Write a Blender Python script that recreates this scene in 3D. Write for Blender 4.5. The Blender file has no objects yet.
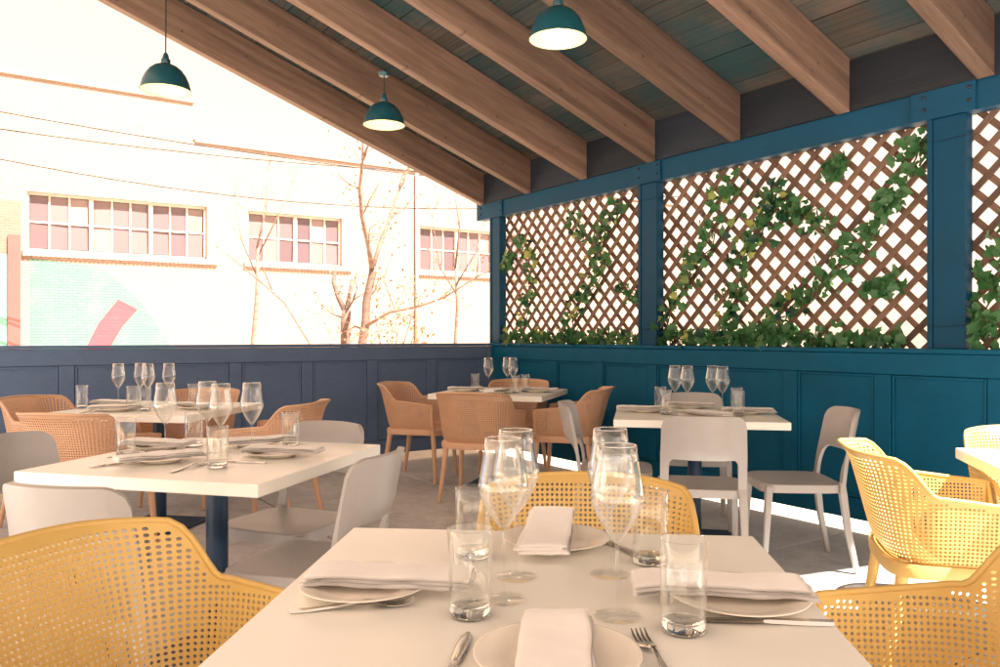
import bpy, bmesh, math, random
from mathutils import Vector, Matrix, noise

# ---------------------------------------------------------------- camera, sky, sun, exposure
scene = bpy.context.scene
R = math.radians
cam_d = bpy.data.cameras.new('camera')
cam_d.sensor_width = 36.0
cam_d.lens = 28.44
cam_d.shift_y = 0.0029
cam_d.clip_start = 0.05
cam_d.clip_end = 400.0
cam = bpy.data.objects.new('camera', cam_d)
scene.collection.objects.link(cam)
cam.location = (0, 0, 1.2)
cam.rotation_euler = (R(90), 0, 0)
scene.camera = cam

SUN_DIR = Vector((0.78, -0.62, 0)).normalized()      # horizontal direction towards the sun
SUN_EL = R(56)
world = bpy.data.worlds.new('World')
scene.world = world
world.use_nodes = True
wn = world.node_tree
for n in list(wn.nodes):
    wn.nodes.remove(n)
w_out = wn.nodes.new('ShaderNodeOutputWorld')
w_bg = wn.nodes.new('ShaderNodeBackground')
w_sky = wn.nodes.new('ShaderNodeTexSky')
w_sky.sky_type = 'NISHITA'
w_sky.sun_disc = False
w_sky.sun_elevation = SUN_EL
w_sky.sun_rotation = math.atan2(SUN_DIR.x, SUN_DIR.y)
w_sky.dust_density = 1.5
w_sky.air_density = 0.6
w_sky.ozone_density = 0.0
w_mix = wn.nodes.new('ShaderNodeMix')
w_mix.data_type = 'RGBA'
w_mix.blend_type = 'MIX'                           # bright hazy sky: clear-sky model veiled by even, warm haze
w_mix.inputs[0].default_value = 0.95
w_mix.inputs[7].default_value = (1.12, 0.76, 0.48, 1)
w_bg.inputs[1].default_value = 0.13
wn.links.new(w_sky.outputs[0], w_mix.inputs[6])
wn.links.new(w_mix.outputs[2], w_bg.inputs[0])
wn.links.new(w_bg.outputs[0], w_out.inputs[0])

sun_d = bpy.data.lights.new('sun', 'SUN')
sun_d.energy = 2.5
sun_d.angle = R(0.53)
sun_d.color = (1.0, 0.88, 0.74)
sun = bpy.data.objects.new('sun', sun_d)
scene.collection.objects.link(sun)
sv = Vector((SUN_DIR.x * math.cos(SUN_EL), SUN_DIR.y * math.cos(SUN_EL), math.sin(SUN_EL)))
sun.rotation_euler = sv.to_track_quat('Z', 'Y').to_euler()
sun.location = (6, -4, 9)

scene.view_settings.view_transform = 'Standard'
scene.view_settings.look = 'None'
scene.view_settings.gamma = 1.0
scene.view_settings.use_curve_mapping = False
scene.view_settings.exposure = 3.55
scene.render.engine = 'CYCLES'
cy = scene.cycles
cy.use_denoising = True
cy.max_bounces = 10
cy.diffuse_bounces = 5
cy.glossy_bounces = 5
cy.transmission_bounces = 10
cy.transparent_max_bounces = 40
cy.caustics_reflective = False
cy.caustics_refractive = False
cy.sample_clamp_indirect = 6.0

col = scene.collection
rnd = random.Random(7)

# ---------------------------------------------------------------- material helpers
MATS = {}
def srgb(r, g, b):
    def c(v):
        v /= 255.0
        return v / 12.92 if v <= 0.04045 else ((v + 0.055) / 1.055) ** 2.4
    return (c(r), c(g), c(b), 1)

class NT:
    def __init__(self, name):
        m = bpy.data.materials.new(name)
        m.use_nodes = True
        self.m = m
        self.t = m.node_tree
        self.b = self.t.nodes['Principled BSDF']
        self.out = self.t.nodes['Material Output']
        MATS[name] = m
    def n(self, kind, **kw):
        nd = self.t.nodes.new(kind)
        for k, v in kw.items():
            setattr(nd, k, v)
        return nd
    def l(self, a, b):
        self.t.links.new(a, b)
    def mix(self, fac, a, b, mode='MIX'):
        nd = self.n('ShaderNodeMix', data_type='RGBA', blend_type=mode)
        for i, v in ((0, fac), (6, a), (7, b)):
            if hasattr(v, 'is_linked') or isinstance(v, bpy.types.NodeSocket):
                self.l(v, nd.inputs[i])
            else:
                nd.inputs[i].default_value = v
        return nd.outputs[2]
    def coords(self, kind='Object', scale=(1, 1, 1), rot=(0, 0, 0)):
        tc = self.n('ShaderNodeTexCoord')
        mp = self.n('ShaderNodeMapping')
        mp.inputs['Scale'].default_value = scale
        mp.inputs['Rotation'].default_value = rot
        self.l(tc.outputs[kind], mp.inputs[0])
        return mp.outputs[0]
    def noise(self, vec, scale, detail=4, rough=0.55, dist=0.0):
        nd = self.n('ShaderNodeTexNoise')
        nd.inputs['Scale'].default_value = scale
        nd.inputs['Detail'].default_value = detail
        nd.inputs['Roughness'].default_value = rough
        nd.inputs['Distortion'].default_value = dist
        if vec is not None:
            self.l(vec, nd.inputs['Vector'])
        return nd.outputs[0]
    def ramp(self, fac, stops):
        nd = self.n('ShaderNodeValToRGB')
        e = nd.color_ramp.elements
        e[0].position, e[0].color = stops[0]
        e[1].position, e[1].color = stops[-1]
        for p, c in stops[1:-1]:
            q = e.new(p)
            q.color = c
        self.l(fac, nd.inputs[0])
        return nd.outputs[0]
    def bump(self, h, strength=0.3, dist=0.01):
        nd = self.n('ShaderNodeBump')
        nd.inputs['Strength'].default_value = strength
        nd.inputs['Distance'].default_value = dist
        self.l(h, nd.inputs['Height'])
        self.l(nd.outputs[0], self.b.inputs['Normal'])
        return nd
    def set(self, **kw):
        for k, v in kw.items():
            self.b.inputs[k.replace('_', ' ')].default_value = v

def g(v):
    return (v, v, v, 1)

def mat_paint(name, c, rough=0.45, var=0.12, scale=3.0, bump=0.06, spec=0.4):
    t = NT(name)
    v = t.coords()
    n1 = t.noise(v, scale, 5, 0.6)
    lo = tuple(x * (1 - var) for x in c[:3]) + (1,)
    hi = tuple(min(1, x * (1 + var)) for x in c[:3]) + (1,)
    c0 = t.ramp(n1, [(0.3, lo), (0.7, hi)])
    if bump:
        # brush marks, scuffs and dirt
        n2 = t.noise(t.coords('Object', (1.5, 1.5, 14)), 12, 4, 0.6)
        scuff = t.noise(v, 7, 8, 0.75)
        c0 = t.mix(0.55, c0, t.ramp(n2, [(0.35, g(0.86)), (0.65, g(1.06))]), 'MULTIPLY')
        c0 = t.mix(1.0, c0, t.ramp(scuff, [(0.27, g(0.62)), (0.36, g(1.0))]), 'MULTIPLY')
        t.bump(n2, bump * 3, 0.003)
    t.l(c0, t.b.inputs['Base Color'])
    r = t.ramp(n1, [(0.2, g(rough * 0.85)), (0.8, g(min(1, rough * 1.15)))])
    t.l(r, t.b.inputs['Roughness'])
    t.b.inputs['Specular IOR Level'].default_value = spec
    return t.m

def mat_plastic(name, c, rough=0.42):
    t = NT(name)
    v = t.coords()
    n1 = t.noise(v, 9, 4)
    lo = tuple(x * 0.93 for x in c[:3]) + (1,)
    t.l(t.ramp(n1, [(0.3, lo), (0.7, c)]), t.b.inputs['Base Color'])
    t.bump(t.noise(v, 420, 2), 0.08, 0.001)
    t.set(Roughness=rough)
    return t.m

def mat_wood(name, stops, axis='x', rough=0.7, teal=None, slope=0.0):
    """rough sawn timber, grain along local x, each piece with its own tone"""
    t = NT(name)
    info = t.n('ShaderNodeObjectInfo')
    tc = t.n('ShaderNodeTexCoord')
    off = t.n('ShaderNodeVectorMath', operation='MULTIPLY_ADD')
    comb = t.n('ShaderNodeCombineXYZ')
    mul = t.n('ShaderNodeMath', operation='MULTIPLY')
    mul.inputs[1].default_value = 37.0
    t.l(info.outputs['Random'], mul.inputs[0])
    for i in range(3):
        t.l(mul.outputs[0], comb.inputs[i])
    mp0 = t.n('ShaderNodeMapping')
    mp0.inputs['Rotation'].default_value = (slope, 0, 0)
    t.l(tc.outputs['Object'], mp0.inputs[0])
    t.l(mp0.outputs[0], off.inputs[0])
    off.inputs[1].default_value = {'x': (0.5, 9, 9), 'y': (9, 0.5, 9)}[axis]
    t.l(comb.outputs[0], off.inputs[2])
    v = off.outputs[0]
    n1 = t.noise(v, 1.5, 6, 0.6, 0.15)
    n2 = t.noise(v, 11, 5, 0.65, 0.1)
    c = t.ramp(n1, stops)
    dark = t.ramp(n2, [(0.32, g(0.66)), (0.6, g(1.0))])
    c = t.mix(0.7, c, dark, 'MULTIPLY')
    tone = t.n('ShaderNodeMapRange')
    tone.inputs[3].default_value = 0.62
    tone.inputs[4].default_value = 1.3
    t.l(info.outputs['Random'], tone.inputs[0])
    cc = t.n('ShaderNodeCombineColor')
    for i in range(3):
        t.l(tone.outputs[0], cc.inputs[i])
    c = t.mix(1.0, c, cc.outputs[0], 'MULTIPLY')
    if teal:
        geo = t.n('ShaderNodeNewGeometry')
        n3 = t.noise(geo.outputs['Position'], 1.7, 6, 0.65)
        c = t.mix(t.ramp(n3, [(0.36, g(0.1)), (0.62, g(0.8))]), c, teal)
    # knots
    vk = t.coords('Object', (1.2, 5.5, 5.5))
    vo = t.n('ShaderNodeTexVoronoi')
    vo.inputs['Scale'].default_value = 1.1
    t.l(vk, vo.inputs['Vector'])
    kn = t.ramp(vo.outputs['Distance'], [(0.035, g(0.35)), (0.1, g(1.0))])
    c = t.mix(0.8, c, kn, 'MULTIPLY')
    t.l(c, t.b.inputs['Base Color'])
    t.bump(n2, 0.35, 0.004)
    t.set(Roughness=rough)
    return t.m

NAVY = srgb(8, 84, 118)
mat_paint('teal_paint', srgb(0, 82, 114), 0.55, 0.14, spec=0.18)
mat_paint('veiled_teal_paint', srgb(94, 116, 150), 0.55, 0.10, spec=0.2)  # teal wall paint greyed so the flare veil is part of its colour
mat_paint('trim_paint', srgb(0, 62, 92), 0.5, 0.14, spec=0.2)
mat_paint('header_paint', srgb(10, 66, 96), 0.55, 0.18, 1.4, spec=0.2)
mat_plastic('mustard_plastic', srgb(206, 172, 102), 0.4)
mat_plastic('tan_plastic', srgb(214, 172, 140), 0.42)
mat_plastic('grey_plastic', srgb(174, 171, 170), 0.4)
mat_plastic('lamp_outer', srgb(20, 74, 88), 0.32)
mat_paint('lamp_inner', srgb(222, 206, 168), 0.5, 0.02)
mat_paint('cable_black', srgb(40, 40, 44), 0.6, 0.05)
mat_paint('bolt_steel', srgb(30, 38, 48), 0.4, 0.1)
mat_paint('pedestal_paint', srgb(14, 52, 84), 0.35, 0.1)
mat_wood('rafter_wood', [(0.25, srgb(84, 66, 58)), (0.5, srgb(118, 94, 82)), (0.75, srgb(144, 118, 104))], 'y', 0.7, None, math.atan(0.36))
mat_wood('plank_wood', [(0.25, srgb(66, 62, 60)), (0.5, srgb(102, 86, 76)), (0.75, srgb(130, 108, 92))], 'x', 0.8, srgb(22, 72, 82))
mat_wood('blocking_wood', [(0.25, srgb(20, 32, 48)), (0.55, srgb(32, 40, 54)), (0.8, srgb(48, 48, 56))], 'x', 0.8)
mat_wood('lattice_wood', [(0.25, srgb(94, 72, 64)), (0.5, srgb(118, 92, 80)), (0.8, srgb(140, 112, 96))], 'x', 0.7)
mat_wood('bark', [(0.25, srgb(90, 70, 66)), (0.5, srgb(122, 98, 90)), (0.8, srgb(146, 122, 112))], 'x', 0.85)

def mat_table():
    t = NT('table_laminate')
    v = t.coords()
    n1 = t.noise(v, 2.2, 5)
    n2 = t.noise(v, 14, 6, 0.7)
    c = t.ramp(n1, [(0.3, srgb(242, 242, 236)), (0.7, srgb(247, 247, 242))])
    t.l(c, t.b.inputs['Base Color'])
    t.l(t.ramp(t.noise(v, 6, 3, 0.6), [(0.35, g(0.28)), (0.7, g(0.38))]), t.b.inputs['Roughness'])
    t.bump(t.noise(v, 90, 2), 0.03, 0.001)
mat_table()

def mat_concrete(name, lo, mid, hi, rough=0.8, obj_tone=0.1):
    t = NT(name)
    v = t.coords('Generated') if False else t.coords('Object')
    info = t.n('ShaderNodeObjectInfo')
    geo = t.n('ShaderNodeNewGeometry')
    n1 = t.noise(geo.outputs['Position'], 0.9, 6, 0.62)
    n2 = t.noise(geo.outputs['Position'], 11, 6, 0.7)
    n3 = t.noise(geo.outputs['Position'], 170, 3, 0.6)
    c = t.ramp(n1, [(0.3, lo), (0.5, mid), (0.72, hi)])
    c = t.mix(0.7, c, t.ramp(n2, [(0.3, g(0.62)), (0.62, g(1.05))]), 'MULTIPLY')
    n4 = t.noise(geo.outputs['Position'], 3.1, 9, 0.72, 0.8)
    c = t.mix(1.0, c, t.ramp(n4, [(0.36, g(0.84)), (0.46, g(1.0))]), 'MULTIPLY')
    c = t.mix(0.35, c, t.ramp(n3, [(0.3, g(0.6)), (0.6, g(1.0))]), 'MULTIPLY')
    tone = t.n('ShaderNodeMapRange')
    tone.inputs[3].default_value = 1 - obj_tone
    tone.inputs[4].default_value = 1 + obj_tone
    t.l(info.outputs['Random'], tone.inputs[0])
    cc = t.n('ShaderNodeCombineColor')
    for i in range(3):
        t.l(tone.outputs[0], cc.inputs[i])
    c = t.mix(1.0, c, cc.outputs[0], 'MULTIPLY')
    t.l(c, t.b.inputs['Base Color'])
    t.l(t.ramp(n2, [(0.3, g(rough * 0.72)), (0.7, g(rough))]), t.b.inputs['Roughness'])
    t.bump(n3, 0.25, 0.003)
mat_concrete('patio_concrete', srgb(182, 184, 190), srgb(204, 204, 207), srgb(220, 219, 218), 0.62)
mat_concrete('joint_concrete', srgb(60, 58, 56), srgb(70, 66, 62), srgb(80, 76, 70))
mat_concrete('yard_ground', srgb(170, 160, 146), srgb(190, 178, 160), srgb(205, 195, 178), 0.9)

def mat_brick(name, c1, c2, mortar, wear):
    t = NT(name)
    v = t.coords('Object', (1, 1, 1), (R(90), 0, 0))
    br = t.n('ShaderNodeTexBrick')
    br.inputs['Scale'].default_value = 1.0
    br.inputs['Brick Width'].default_value = 0.22
    br.inputs['Row Height'].default_value = 0.075
    br.inputs['Mortar Size'].default_value = 0.008
    br.inputs['Color1'].default_value = c1
    br.inputs['Color2'].default_value = c2
    br.inputs['Mortar'].default_value = mortar
    t.l(v, br.inputs['Vector'])
    n1 = t.noise(v, 0.8, 6, 0.65)
    c = t.mix(t.ramp(n1, [(0.5, g(0)), (0.75, g(0.6))]), br.outputs['Color'], wear)
    t.l(c, t.b.inputs['Base Color'])
    inv = t.n('ShaderNodeMath', operation='SUBTRACT')
    inv.inputs[0].default_value = 1.0
    t.l(br.outputs['Fac'], inv.inputs[1])
    t.bump(inv.outputs[0], 0.8, 0.012)
    t.set(Roughness=0.85)
mat_brick('cream_brick', srgb(164, 142, 132), srgb(156, 134, 124), srgb(134, 112, 102), srgb(146, 124, 112))
mat_brick('mint_brick', srgb(92, 140, 118), srgb(86, 132, 112), srgb(82, 122, 104), srgb(122, 144, 126))
mat_brick('pink_brick', srgb(172, 72, 82), srgb(164, 66, 78), srgb(150, 72, 78), srgb(170, 92, 98))
mat_brick('salmon_brick', srgb(150, 100, 92), srgb(142, 92, 84), srgb(148, 112, 102), srgb(156, 112, 102))
mat_paint('sill_brick', srgb(168, 146, 136), 0.8, 0.15, 8)
mat_paint('window_frame', srgb(206, 188, 180), 0.6, 0.08)
mat_paint('salmon_trim', srgb(122, 76, 74), 0.7, 0.08)
mat_paint('mint_trim', srgb(92, 132, 118), 0.7, 0.08)
mat_paint('coping', srgb(188, 170, 160), 0.8, 0.12)

def mat_window():
    t = NT('window_glass')
    v = t.coords()
    info = t.n('ShaderNodeObjectInfo')
    t.l(t.ramp(info.outputs['Random'], [(0.0, srgb(92, 76, 82)), (0.5, srgb(114, 96, 100)), (1.0, srgb(140, 122, 120))]), t.b.inputs['Base Color'])
    t.set(Roughness=0.08)
    t.b.inputs['Specular IOR Level'].default_value = 0.6
mat_window()

def mat_thin_glass(name, base=0.05, edge=0.85, power=3.2):
    t = NT(name)
    t.t.nodes.remove(t.b)
    lw = t.n('ShaderNodeLayerWeight')
    lw.inputs[0].default_value = 0.5
    pw = t.n('ShaderNodeMath', operation='POWER')
    pw.inputs[1].default_value = power
    t.l(lw.outputs['Facing'], pw.inputs[0])
    ma = t.n('ShaderNodeMath', operation='MULTIPLY_ADD')
    ma.inputs[1].default_value = edge
    ma.inputs[2].default_value = base
    t.l(pw.outputs[0], ma.inputs[0])
    tr = t.n('ShaderNodeBsdfTransparent')
    tr.inputs[0].default_value = (0.975, 0.98, 0.975, 1)
    gl = t.n('ShaderNodeBsdfGlossy')
    gl.inputs['Roughness'].default_value = 0.015
    gl.inputs['Color'].default_value = (1, 1, 1, 1)
    mx = t.n('ShaderNodeMixShader')
    t.l(ma.outputs[0], mx.inputs[0])
    t.l(tr.outputs[0], mx.inputs[1])
    t.l(gl.outputs[0], mx.inputs[2])
    t.l(mx.outputs[0], t.out.inputs[0])
mat_thin_glass('bowl_glass', 0.045, 0.95, 1.9)
mat_thin_glass('lip_glass', 0.35, 0.6, 1.5)
mat_thin_glass('foot_glass', 0.02, 0.45, 3.0)
mat_thin_glass('tumbler_glass', 0.055, 0.75, 2.6)
def mat_solid_glass():
    t = NT('thick_glass')
    t.set(Roughness=0.02, IOR=1.48)
    t.b.inputs['Base Color'].default_value = (0.95, 0.97, 0.96, 1)
    t.b.inputs['Transmission Weight'].default_value = 1.0
mat_solid_glass()

def mat_metal():
    t = NT('cutlery_steel')
    t.set(Metallic=1.0, Roughness=0.2)
    t.b.inputs['Base Color'].default_value = (0.62, 0.60, 0.58, 1)
    t.bump(t.noise(t.coords(), 300, 2), 0.04, 0.0005)
mat_metal()

def mat_cloth():
    t = NT('napkin_cloth')
    v = t.coords()
    n1 = t.noise(v, 14, 5)
    t.l(t.ramp(n1, [(0.3, srgb(240, 237, 236)), (0.7, srgb(249, 247, 246))]), t.b.inputs['Base Color'])
    w = t.n('ShaderNodeTexWave')
    w.inputs['Scale'].default_value = 260
    w.inputs['Distortion'].default_value = 1.5
    t.l(v, w.inputs['Vector'])
    t.bump(w.outputs['Fac'], 0.12, 0.001)
    t.set(Roughness=0.9)
    t.b.inputs['Sheen Weight'].default_value = 0.25
mat_cloth()
mat_paint('china', srgb(240, 234, 224), 0.16, 0.015, 3, 0.0)

def mat_leaf(name, a, b, c):
    t = NT(name)
    info = t.n('ShaderNodeObjectInfo')
    n1 = t.noise(t.coords('Object'), 22, 3)
    geo = t.n('ShaderNodeNewGeometry')
    base = t.ramp(geo.outputs['Random Per Island'], [(0.0, a), (0.2, a), (0.62, b), (1.0, c)])
    base = t.mix(0.4, base, t.ramp(n1, [(0.3, g(0.6)), (0.7, g(1.1))]), 'MULTIPLY')
    t.l(base, t.b.inputs['Base Color'])
    t.set(Roughness=0.38)
    tl = t.n('ShaderNodeBsdfTranslucent')
    t.l(base, tl.inputs[0])
    mx = t.n('ShaderNodeMixShader')
    mx.inputs[0].default_value = 0.4
    t.l(t.b.outputs[0], mx.inputs[1])
    t.l(tl.outputs[0], mx.inputs[2])
    t.l(mx.outputs[0], t.out.inputs[0])
mat_leaf('ivy_leaf', srgb(18, 70, 60), srgb(74, 126, 78), srgb(196, 200, 110))
mat_leaf('dry_leaf', srgb(140, 84, 60), srgb(166, 104, 76), srgb(190, 130, 96))

def mat_emit(name, c, s):
    t = NT(name)
    t.b.inputs['Emission Color'].default_value = c
    t.b.inputs['Emission Strength'].default_value = s
    t.b.inputs['Base Color'].default_value = c
mat_emit('bulb_glow', (1.0, 0.78, 0.40, 1), 0.5)

# ---------------------------------------------------------------- object helpers
def link(o, parent=None):
    col.objects.link(o)
    if parent is not None:
        o.parent = parent
    return o

def empty(name, loc=(0, 0, 0), rz=0.0, parent=None):
    o = bpy.data.objects.new(name, None)
    o.empty_display_size = 0.1
    o.location = loc
    o.rotation_euler = (0, 0, rz)
    return link(o, parent)

def tag(o, label=None, cat=None, group=None, kind=None):
    if label: o['label'] = label
    if cat: o['category'] = cat
    if group: o['group'] = group
    if kind: o['kind'] = kind
    return o

def obj(name, mesh, mat=None, parent=None, loc=(0, 0, 0), rot=(0, 0, 0), scale=(1, 1, 1)):
    o = bpy.data.objects.new(name, mesh)
    if mat is not None:
        if len(mesh.materials) == 0:
            mesh.materials.append(MATS[mat])
        elif mesh.materials[0] is not MATS[mat]:
            o.material_slots[0].link = 'OBJECT'
            o.material_slots[0].material = MATS[mat]
    o.location, o.rotation_euler, o.scale = loc, rot, scale
    return link(o, parent)

class MB:
    """collects geometry for one mesh"""
    def __init__(self):
        self.v, self.f = [], []
    def add(self, vs, fs):
        o = len(self.v)
        self.v += [tuple(p) for p in vs]
        self.f += [tuple(i + o for i in q) for q in fs]
        return self
    def box(self, x0, x1, y0, y1, z0, z1):
        vs = [(x, y, z) for z in (z0, z1) for y in (y0, y1) for x in (x0, x1)]
        return self.add(vs, [(0, 2, 3, 1), (4, 5, 7, 6), (0, 1, 5, 4), (2, 6, 7, 3), (0, 4, 6, 2), (1, 3, 7, 5)])
    def prism(self, poly, axis, a, b):
        """poly of 2-d points extruded along axis from a to b"""
        n = len(poly)
        def P(q, t):
            return {'x': (t, q[0], q[1]), 'y': (q[0], t, q[1]), 'z': (q[0], q[1], t)}[axis]
        vs = [P(q, a) for q in poly] + [P(q, b) for q in poly]
        fs = [tuple(range(n))[::-1], tuple(range(n, 2 * n))]
        fs += [(i, (i + 1) % n, n + (i + 1) % n, n + i) for i in range(n)]
        return self.add(vs, fs)
    def lathe(self, prof, n=32, centre=(0, 0, 0)):
        vs, fs, rings = [], [], []
        for r, z in prof:
            if r < 1e-6:
                rings.append([len(vs)])
                vs.append((centre[0], centre[1], centre[2] + z))
            else:
                rings.append(list(range(len(vs), len(vs) + n)))
                vs += [(centre[0] + r * math.cos(2 * math.pi * k / n), centre[1] + r * math.sin(2 * math.pi * k / n), centre[2] + z) for k in range(n)]
        for a, b in zip(rings, rings[1:]):
            for k in range(n):
                k2 = (k + 1) % n
                if len(a) == 1 and len(b) == 1: continue
                if len(a) == 1: fs.append((a[0], b[k2], b[k]))
                elif len(b) == 1: fs.append((a[k], a[k2], b[0]))
                else: fs.append((a[k], a[k2], b[k2], b[k]))
        return self.add(vs, fs)
    def tube(self, pts, rad, n=8, cap=True, flat=None):
        pts = [Vector(p) for p in pts]
        if not hasattr(rad, '__len__'): rad = [rad] * len(pts)
        up = Vector((0, 0, 1))
        vs, fs = [], []
        prev = None
        for i, p in enumerate(pts):
            d = (pts[min(i + 1, len(pts) - 1)] - pts[max(i - 1, 0)]).normalized()
            if prev is None:
                a = d.cross(up if abs(d.z) < 0.9 else Vector((1, 0, 0))).normalized()
            else:
                a = (prev - d * prev.dot(d)).normalized()
            prev = a
            b = d.cross(a)
            for k in range(n):
                t = 2 * math.pi * k / n
                ca, cb = math.cos(t), math.sin(t)
                if flat: cb *= flat
                vs.append(p + (a * ca + b * cb) * rad[i])
        for i in range(len(pts) - 1):
            for k in range(n):
                k2 = (k + 1) % n
                fs.append((i * n + k, i * n + k2, (i + 1) * n + k2, (i + 1) * n + k))
        if cap:
            fs.append(tuple(range(n))[::-1])
            fs.append(tuple(range((len(pts) - 1) * n, len(pts) * n)))
        return self.add(vs, fs)
    def mesh(self, name, smooth=False, mat=None, angle=None, bevel=0, seg=2, merge=0.0):
        me = bpy.data.meshes.new(name)
        me.from_pydata(self.v, [], self.f)
        if bevel or merge:
            bm = bmesh.new()
            bm.from_mesh(me)
            if merge: bmesh.ops.remove_doubles(bm, verts=bm.verts, dist=merge)
            if bevel:
                es = [e for e in bm.edges if len(e.link_faces) == 2 and e.calc_face_angle(0) > 0.5]
                bmesh.ops.bevel(bm, geom=es, offset=bevel, segments=seg, profile=0.5, affect='EDGES', clamp_overlap=True)
            bmesh.ops.recalc_face_normals(bm, faces=bm.faces)
            bm.to_mesh(me)
            bm.free()
        if smooth:
            me.polygons.foreach_set('use_smooth', [True] * len(me.polygons))
            if angle: me.set_sharp_from_angle(angle=angle)
        me.update()
        if mat: me.materials.append(MATS[mat])
        return me

def bake(mesh, thickness, offset=0.0):
    """give a sheet its thickness"""
    o = bpy.data.objects.new('tmp', mesh)
    col.objects.link(o)
    m = o.modifiers.new('s', 'SOLIDIFY')
    m.thickness = thickness
    m.offset = offset
    dg = bpy.context.evaluated_depsgraph_get()
    out = bpy.data.meshes.new_from_object(o.evaluated_get(dg))
    bpy.data.objects.remove(o)
    return out

def copy_tree(o, parent=None):
    c = o.copy()
    col.objects.link(c)
    c.parent = parent
    for ch in list(o.children):
        copy_tree(ch, c)
    return c

UNIT = MB().box(-.5, .5, -.5, .5, -.5, .5).mesh('unit_piece')

# ---------------------------------------------------------------- the place: frames
CX, CY = -0.104, 8.24                       # inner corner of the two half walls
RW = math.atan2(-0.828, 0.561)              # right wall: local x along wall (s), local +y outwards
RB = math.atan2(-0.561, -0.828)             # back wall: local x along wall (b), local +y inwards
WALL_H = 1.13

# ---------------------------------------------------------------- ground and patio floor
m = MB()
m.add([(-60, -60, -0.03), (60, -60, -0.03), (60, 60, -0.03), (-60, 60, -0.03)], [(0, 1, 2, 3)])
tag(obj('ground', m.mesh('ground'), 'yard_ground'), kind='structure')
fl = obj('floor', MB().box(-0.02, 13.0, -8.6, 0.02, -0.2, -0.010).mesh('floor'), 'joint_concrete', None, (CX, CY, 0), (0, 0, RW))
tag(fl, kind='structure')
slab_me = MB().box(-0.670, 0.670, -0.670, 0.670, -0.05, 0).mesh('slab', bevel=0.005, seg=1)
for i in range(9):
    for j in range(6):
        obj('slab', slab_me, 'patio_concrete', fl, (0.68 + i * 1.352, -0.70 - j * 1.352, rnd.uniform(-0.0015, 0.0)))

# ---------------------------------------------------------------- half walls with recessed panels
def half_wall(name, rz, length, inside, mat, label, first):
    w = empty(name, (CX, CY, 0), rz)
    tag(w, label, 'wall')
    y = lambda a, b: (min(a * inside, b * inside), max(a * inside, b * inside))
    z0 = 0.075
    core = MB().box(0.0 if inside > 0 else -0.09, length, *y(-0.09, -0.03), z0, WALL_H - 0.03)
    obj('core', core.mesh('core'), mat, w)
    obj('top_rail', MB().box(0.02, length, *y(-0.03, 0.0), WALL_H - 0.155, WALL_H - 0.03).mesh('top_rail', bevel=0.004), mat, w)
    obj('bottom_rail', MB().box(0.02, length, *y(-0.03, 0.0), z0, z0 + 0.13).mesh('bottom_rail', bevel=0.004), mat, w)
    obj('cap', MB().box(-0.09 if inside < 0 else 0.012, length, *y(-0.115, 0.012), WALL_H - 0.028, WALL_H).mesh('cap', bevel=0.005), mat, w)
    ps = MB().box(-0.052, 0.052, *y(-0.03, -0.001), z0 + 0.132, WALL_H - 0.157).mesh('stile', bevel=0.004)
    pp = MB().box(-0.263, 0.263, *y(-0.03, -0.018), z0 + 0.134, WALL_H - 0.159).mesh('panel', bevel=0.003)
    md = MB()
    zl, zh = z0 + 0.134, WALL_H - 0.159
    for a in ((-0.263, -0.248, zl, zh), (0.248, 0.263, zl, zh), (-0.248, 0.248, zl, zl + 0.015), (-0.248, 0.248, zh - 0.015, zh)):
        md.box(a[0], a[1], *y(-0.0179, -0.006), a[2], a[3])
    pm = md.mesh('moulding', bevel=0.004)
    x = first
    while x < length:
        obj('stile', ps, mat, w, (x, 0, 0))
        if x + 0.6 < length:
            pn = obj('panel', pp, mat, w, (x + 0.319, 0, 0))
            obj('moulding', pm, mat, pn)
        x += 0.638
    return w

half_wall('panelled_wall', RW, 12.5, -1, 'teal_paint', 'teal half wall with recessed panels under the lattice screens', 0.425)
half_wall('panelled_wall', RB, 8.0, 1, 'veiled_teal_paint', 'teal half wall with recessed panels, painted with a flare veil, before the pale building', 0.06)

# ---------------------------------------------------------------- posts, header, lattice
def wframe(name):
    return empty(name, (CX, CY, 0), RW)

posts = [(-0.005, 0.17, 'slim teal corner post at the meeting of the two half walls'),
         (2.19, 2.39, 'teal post between the far and the middle lattice screens'),
         (4.52, 4.725, 'wide teal post between the middle and the rightmost lattice screens'),
         (5.85, 6.05, 'teal post closing the rightmost lattice screen on its far right side')]
for a, b, lb in posts[:3] + posts[3:]:
    p = wframe('timber_post')
    p.location = Vector((CX, CY, 0)) + Matrix.Rotation(RW, 3, 'Z') @ Vector((a, 0, WALL_H))
    h = 2.43 - WALL_H
    w = b - a
    tag(p, lb, 'post', 'timber posts carrying the header')
    obj('shaft', MB().box(0.03, w, 0.004, 0.088, 0.001, h - 0.001).mesh('shaft', bevel=0.004), 'trim_paint', p)
    obj('corner_board', MB().box(0, 0.03, -0.004, 0.092, 0.001, h - 0.001).mesh('corner_board', bevel=0.004), 'trim_paint', p)
    for zz in (0.13, h - 0.13):
        obj('tie_wire', MB().tube([(-0.03, -0.006, zz), (w * 0.5, -0.007, zz - 0.004), (w + 0.03, -0.003, zz + 0.003), (w + 0.05, 0.08, zz + 0.006)], 0.0016, 5).mesh('tie_wire'), 'bolt_steel', p)

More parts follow.
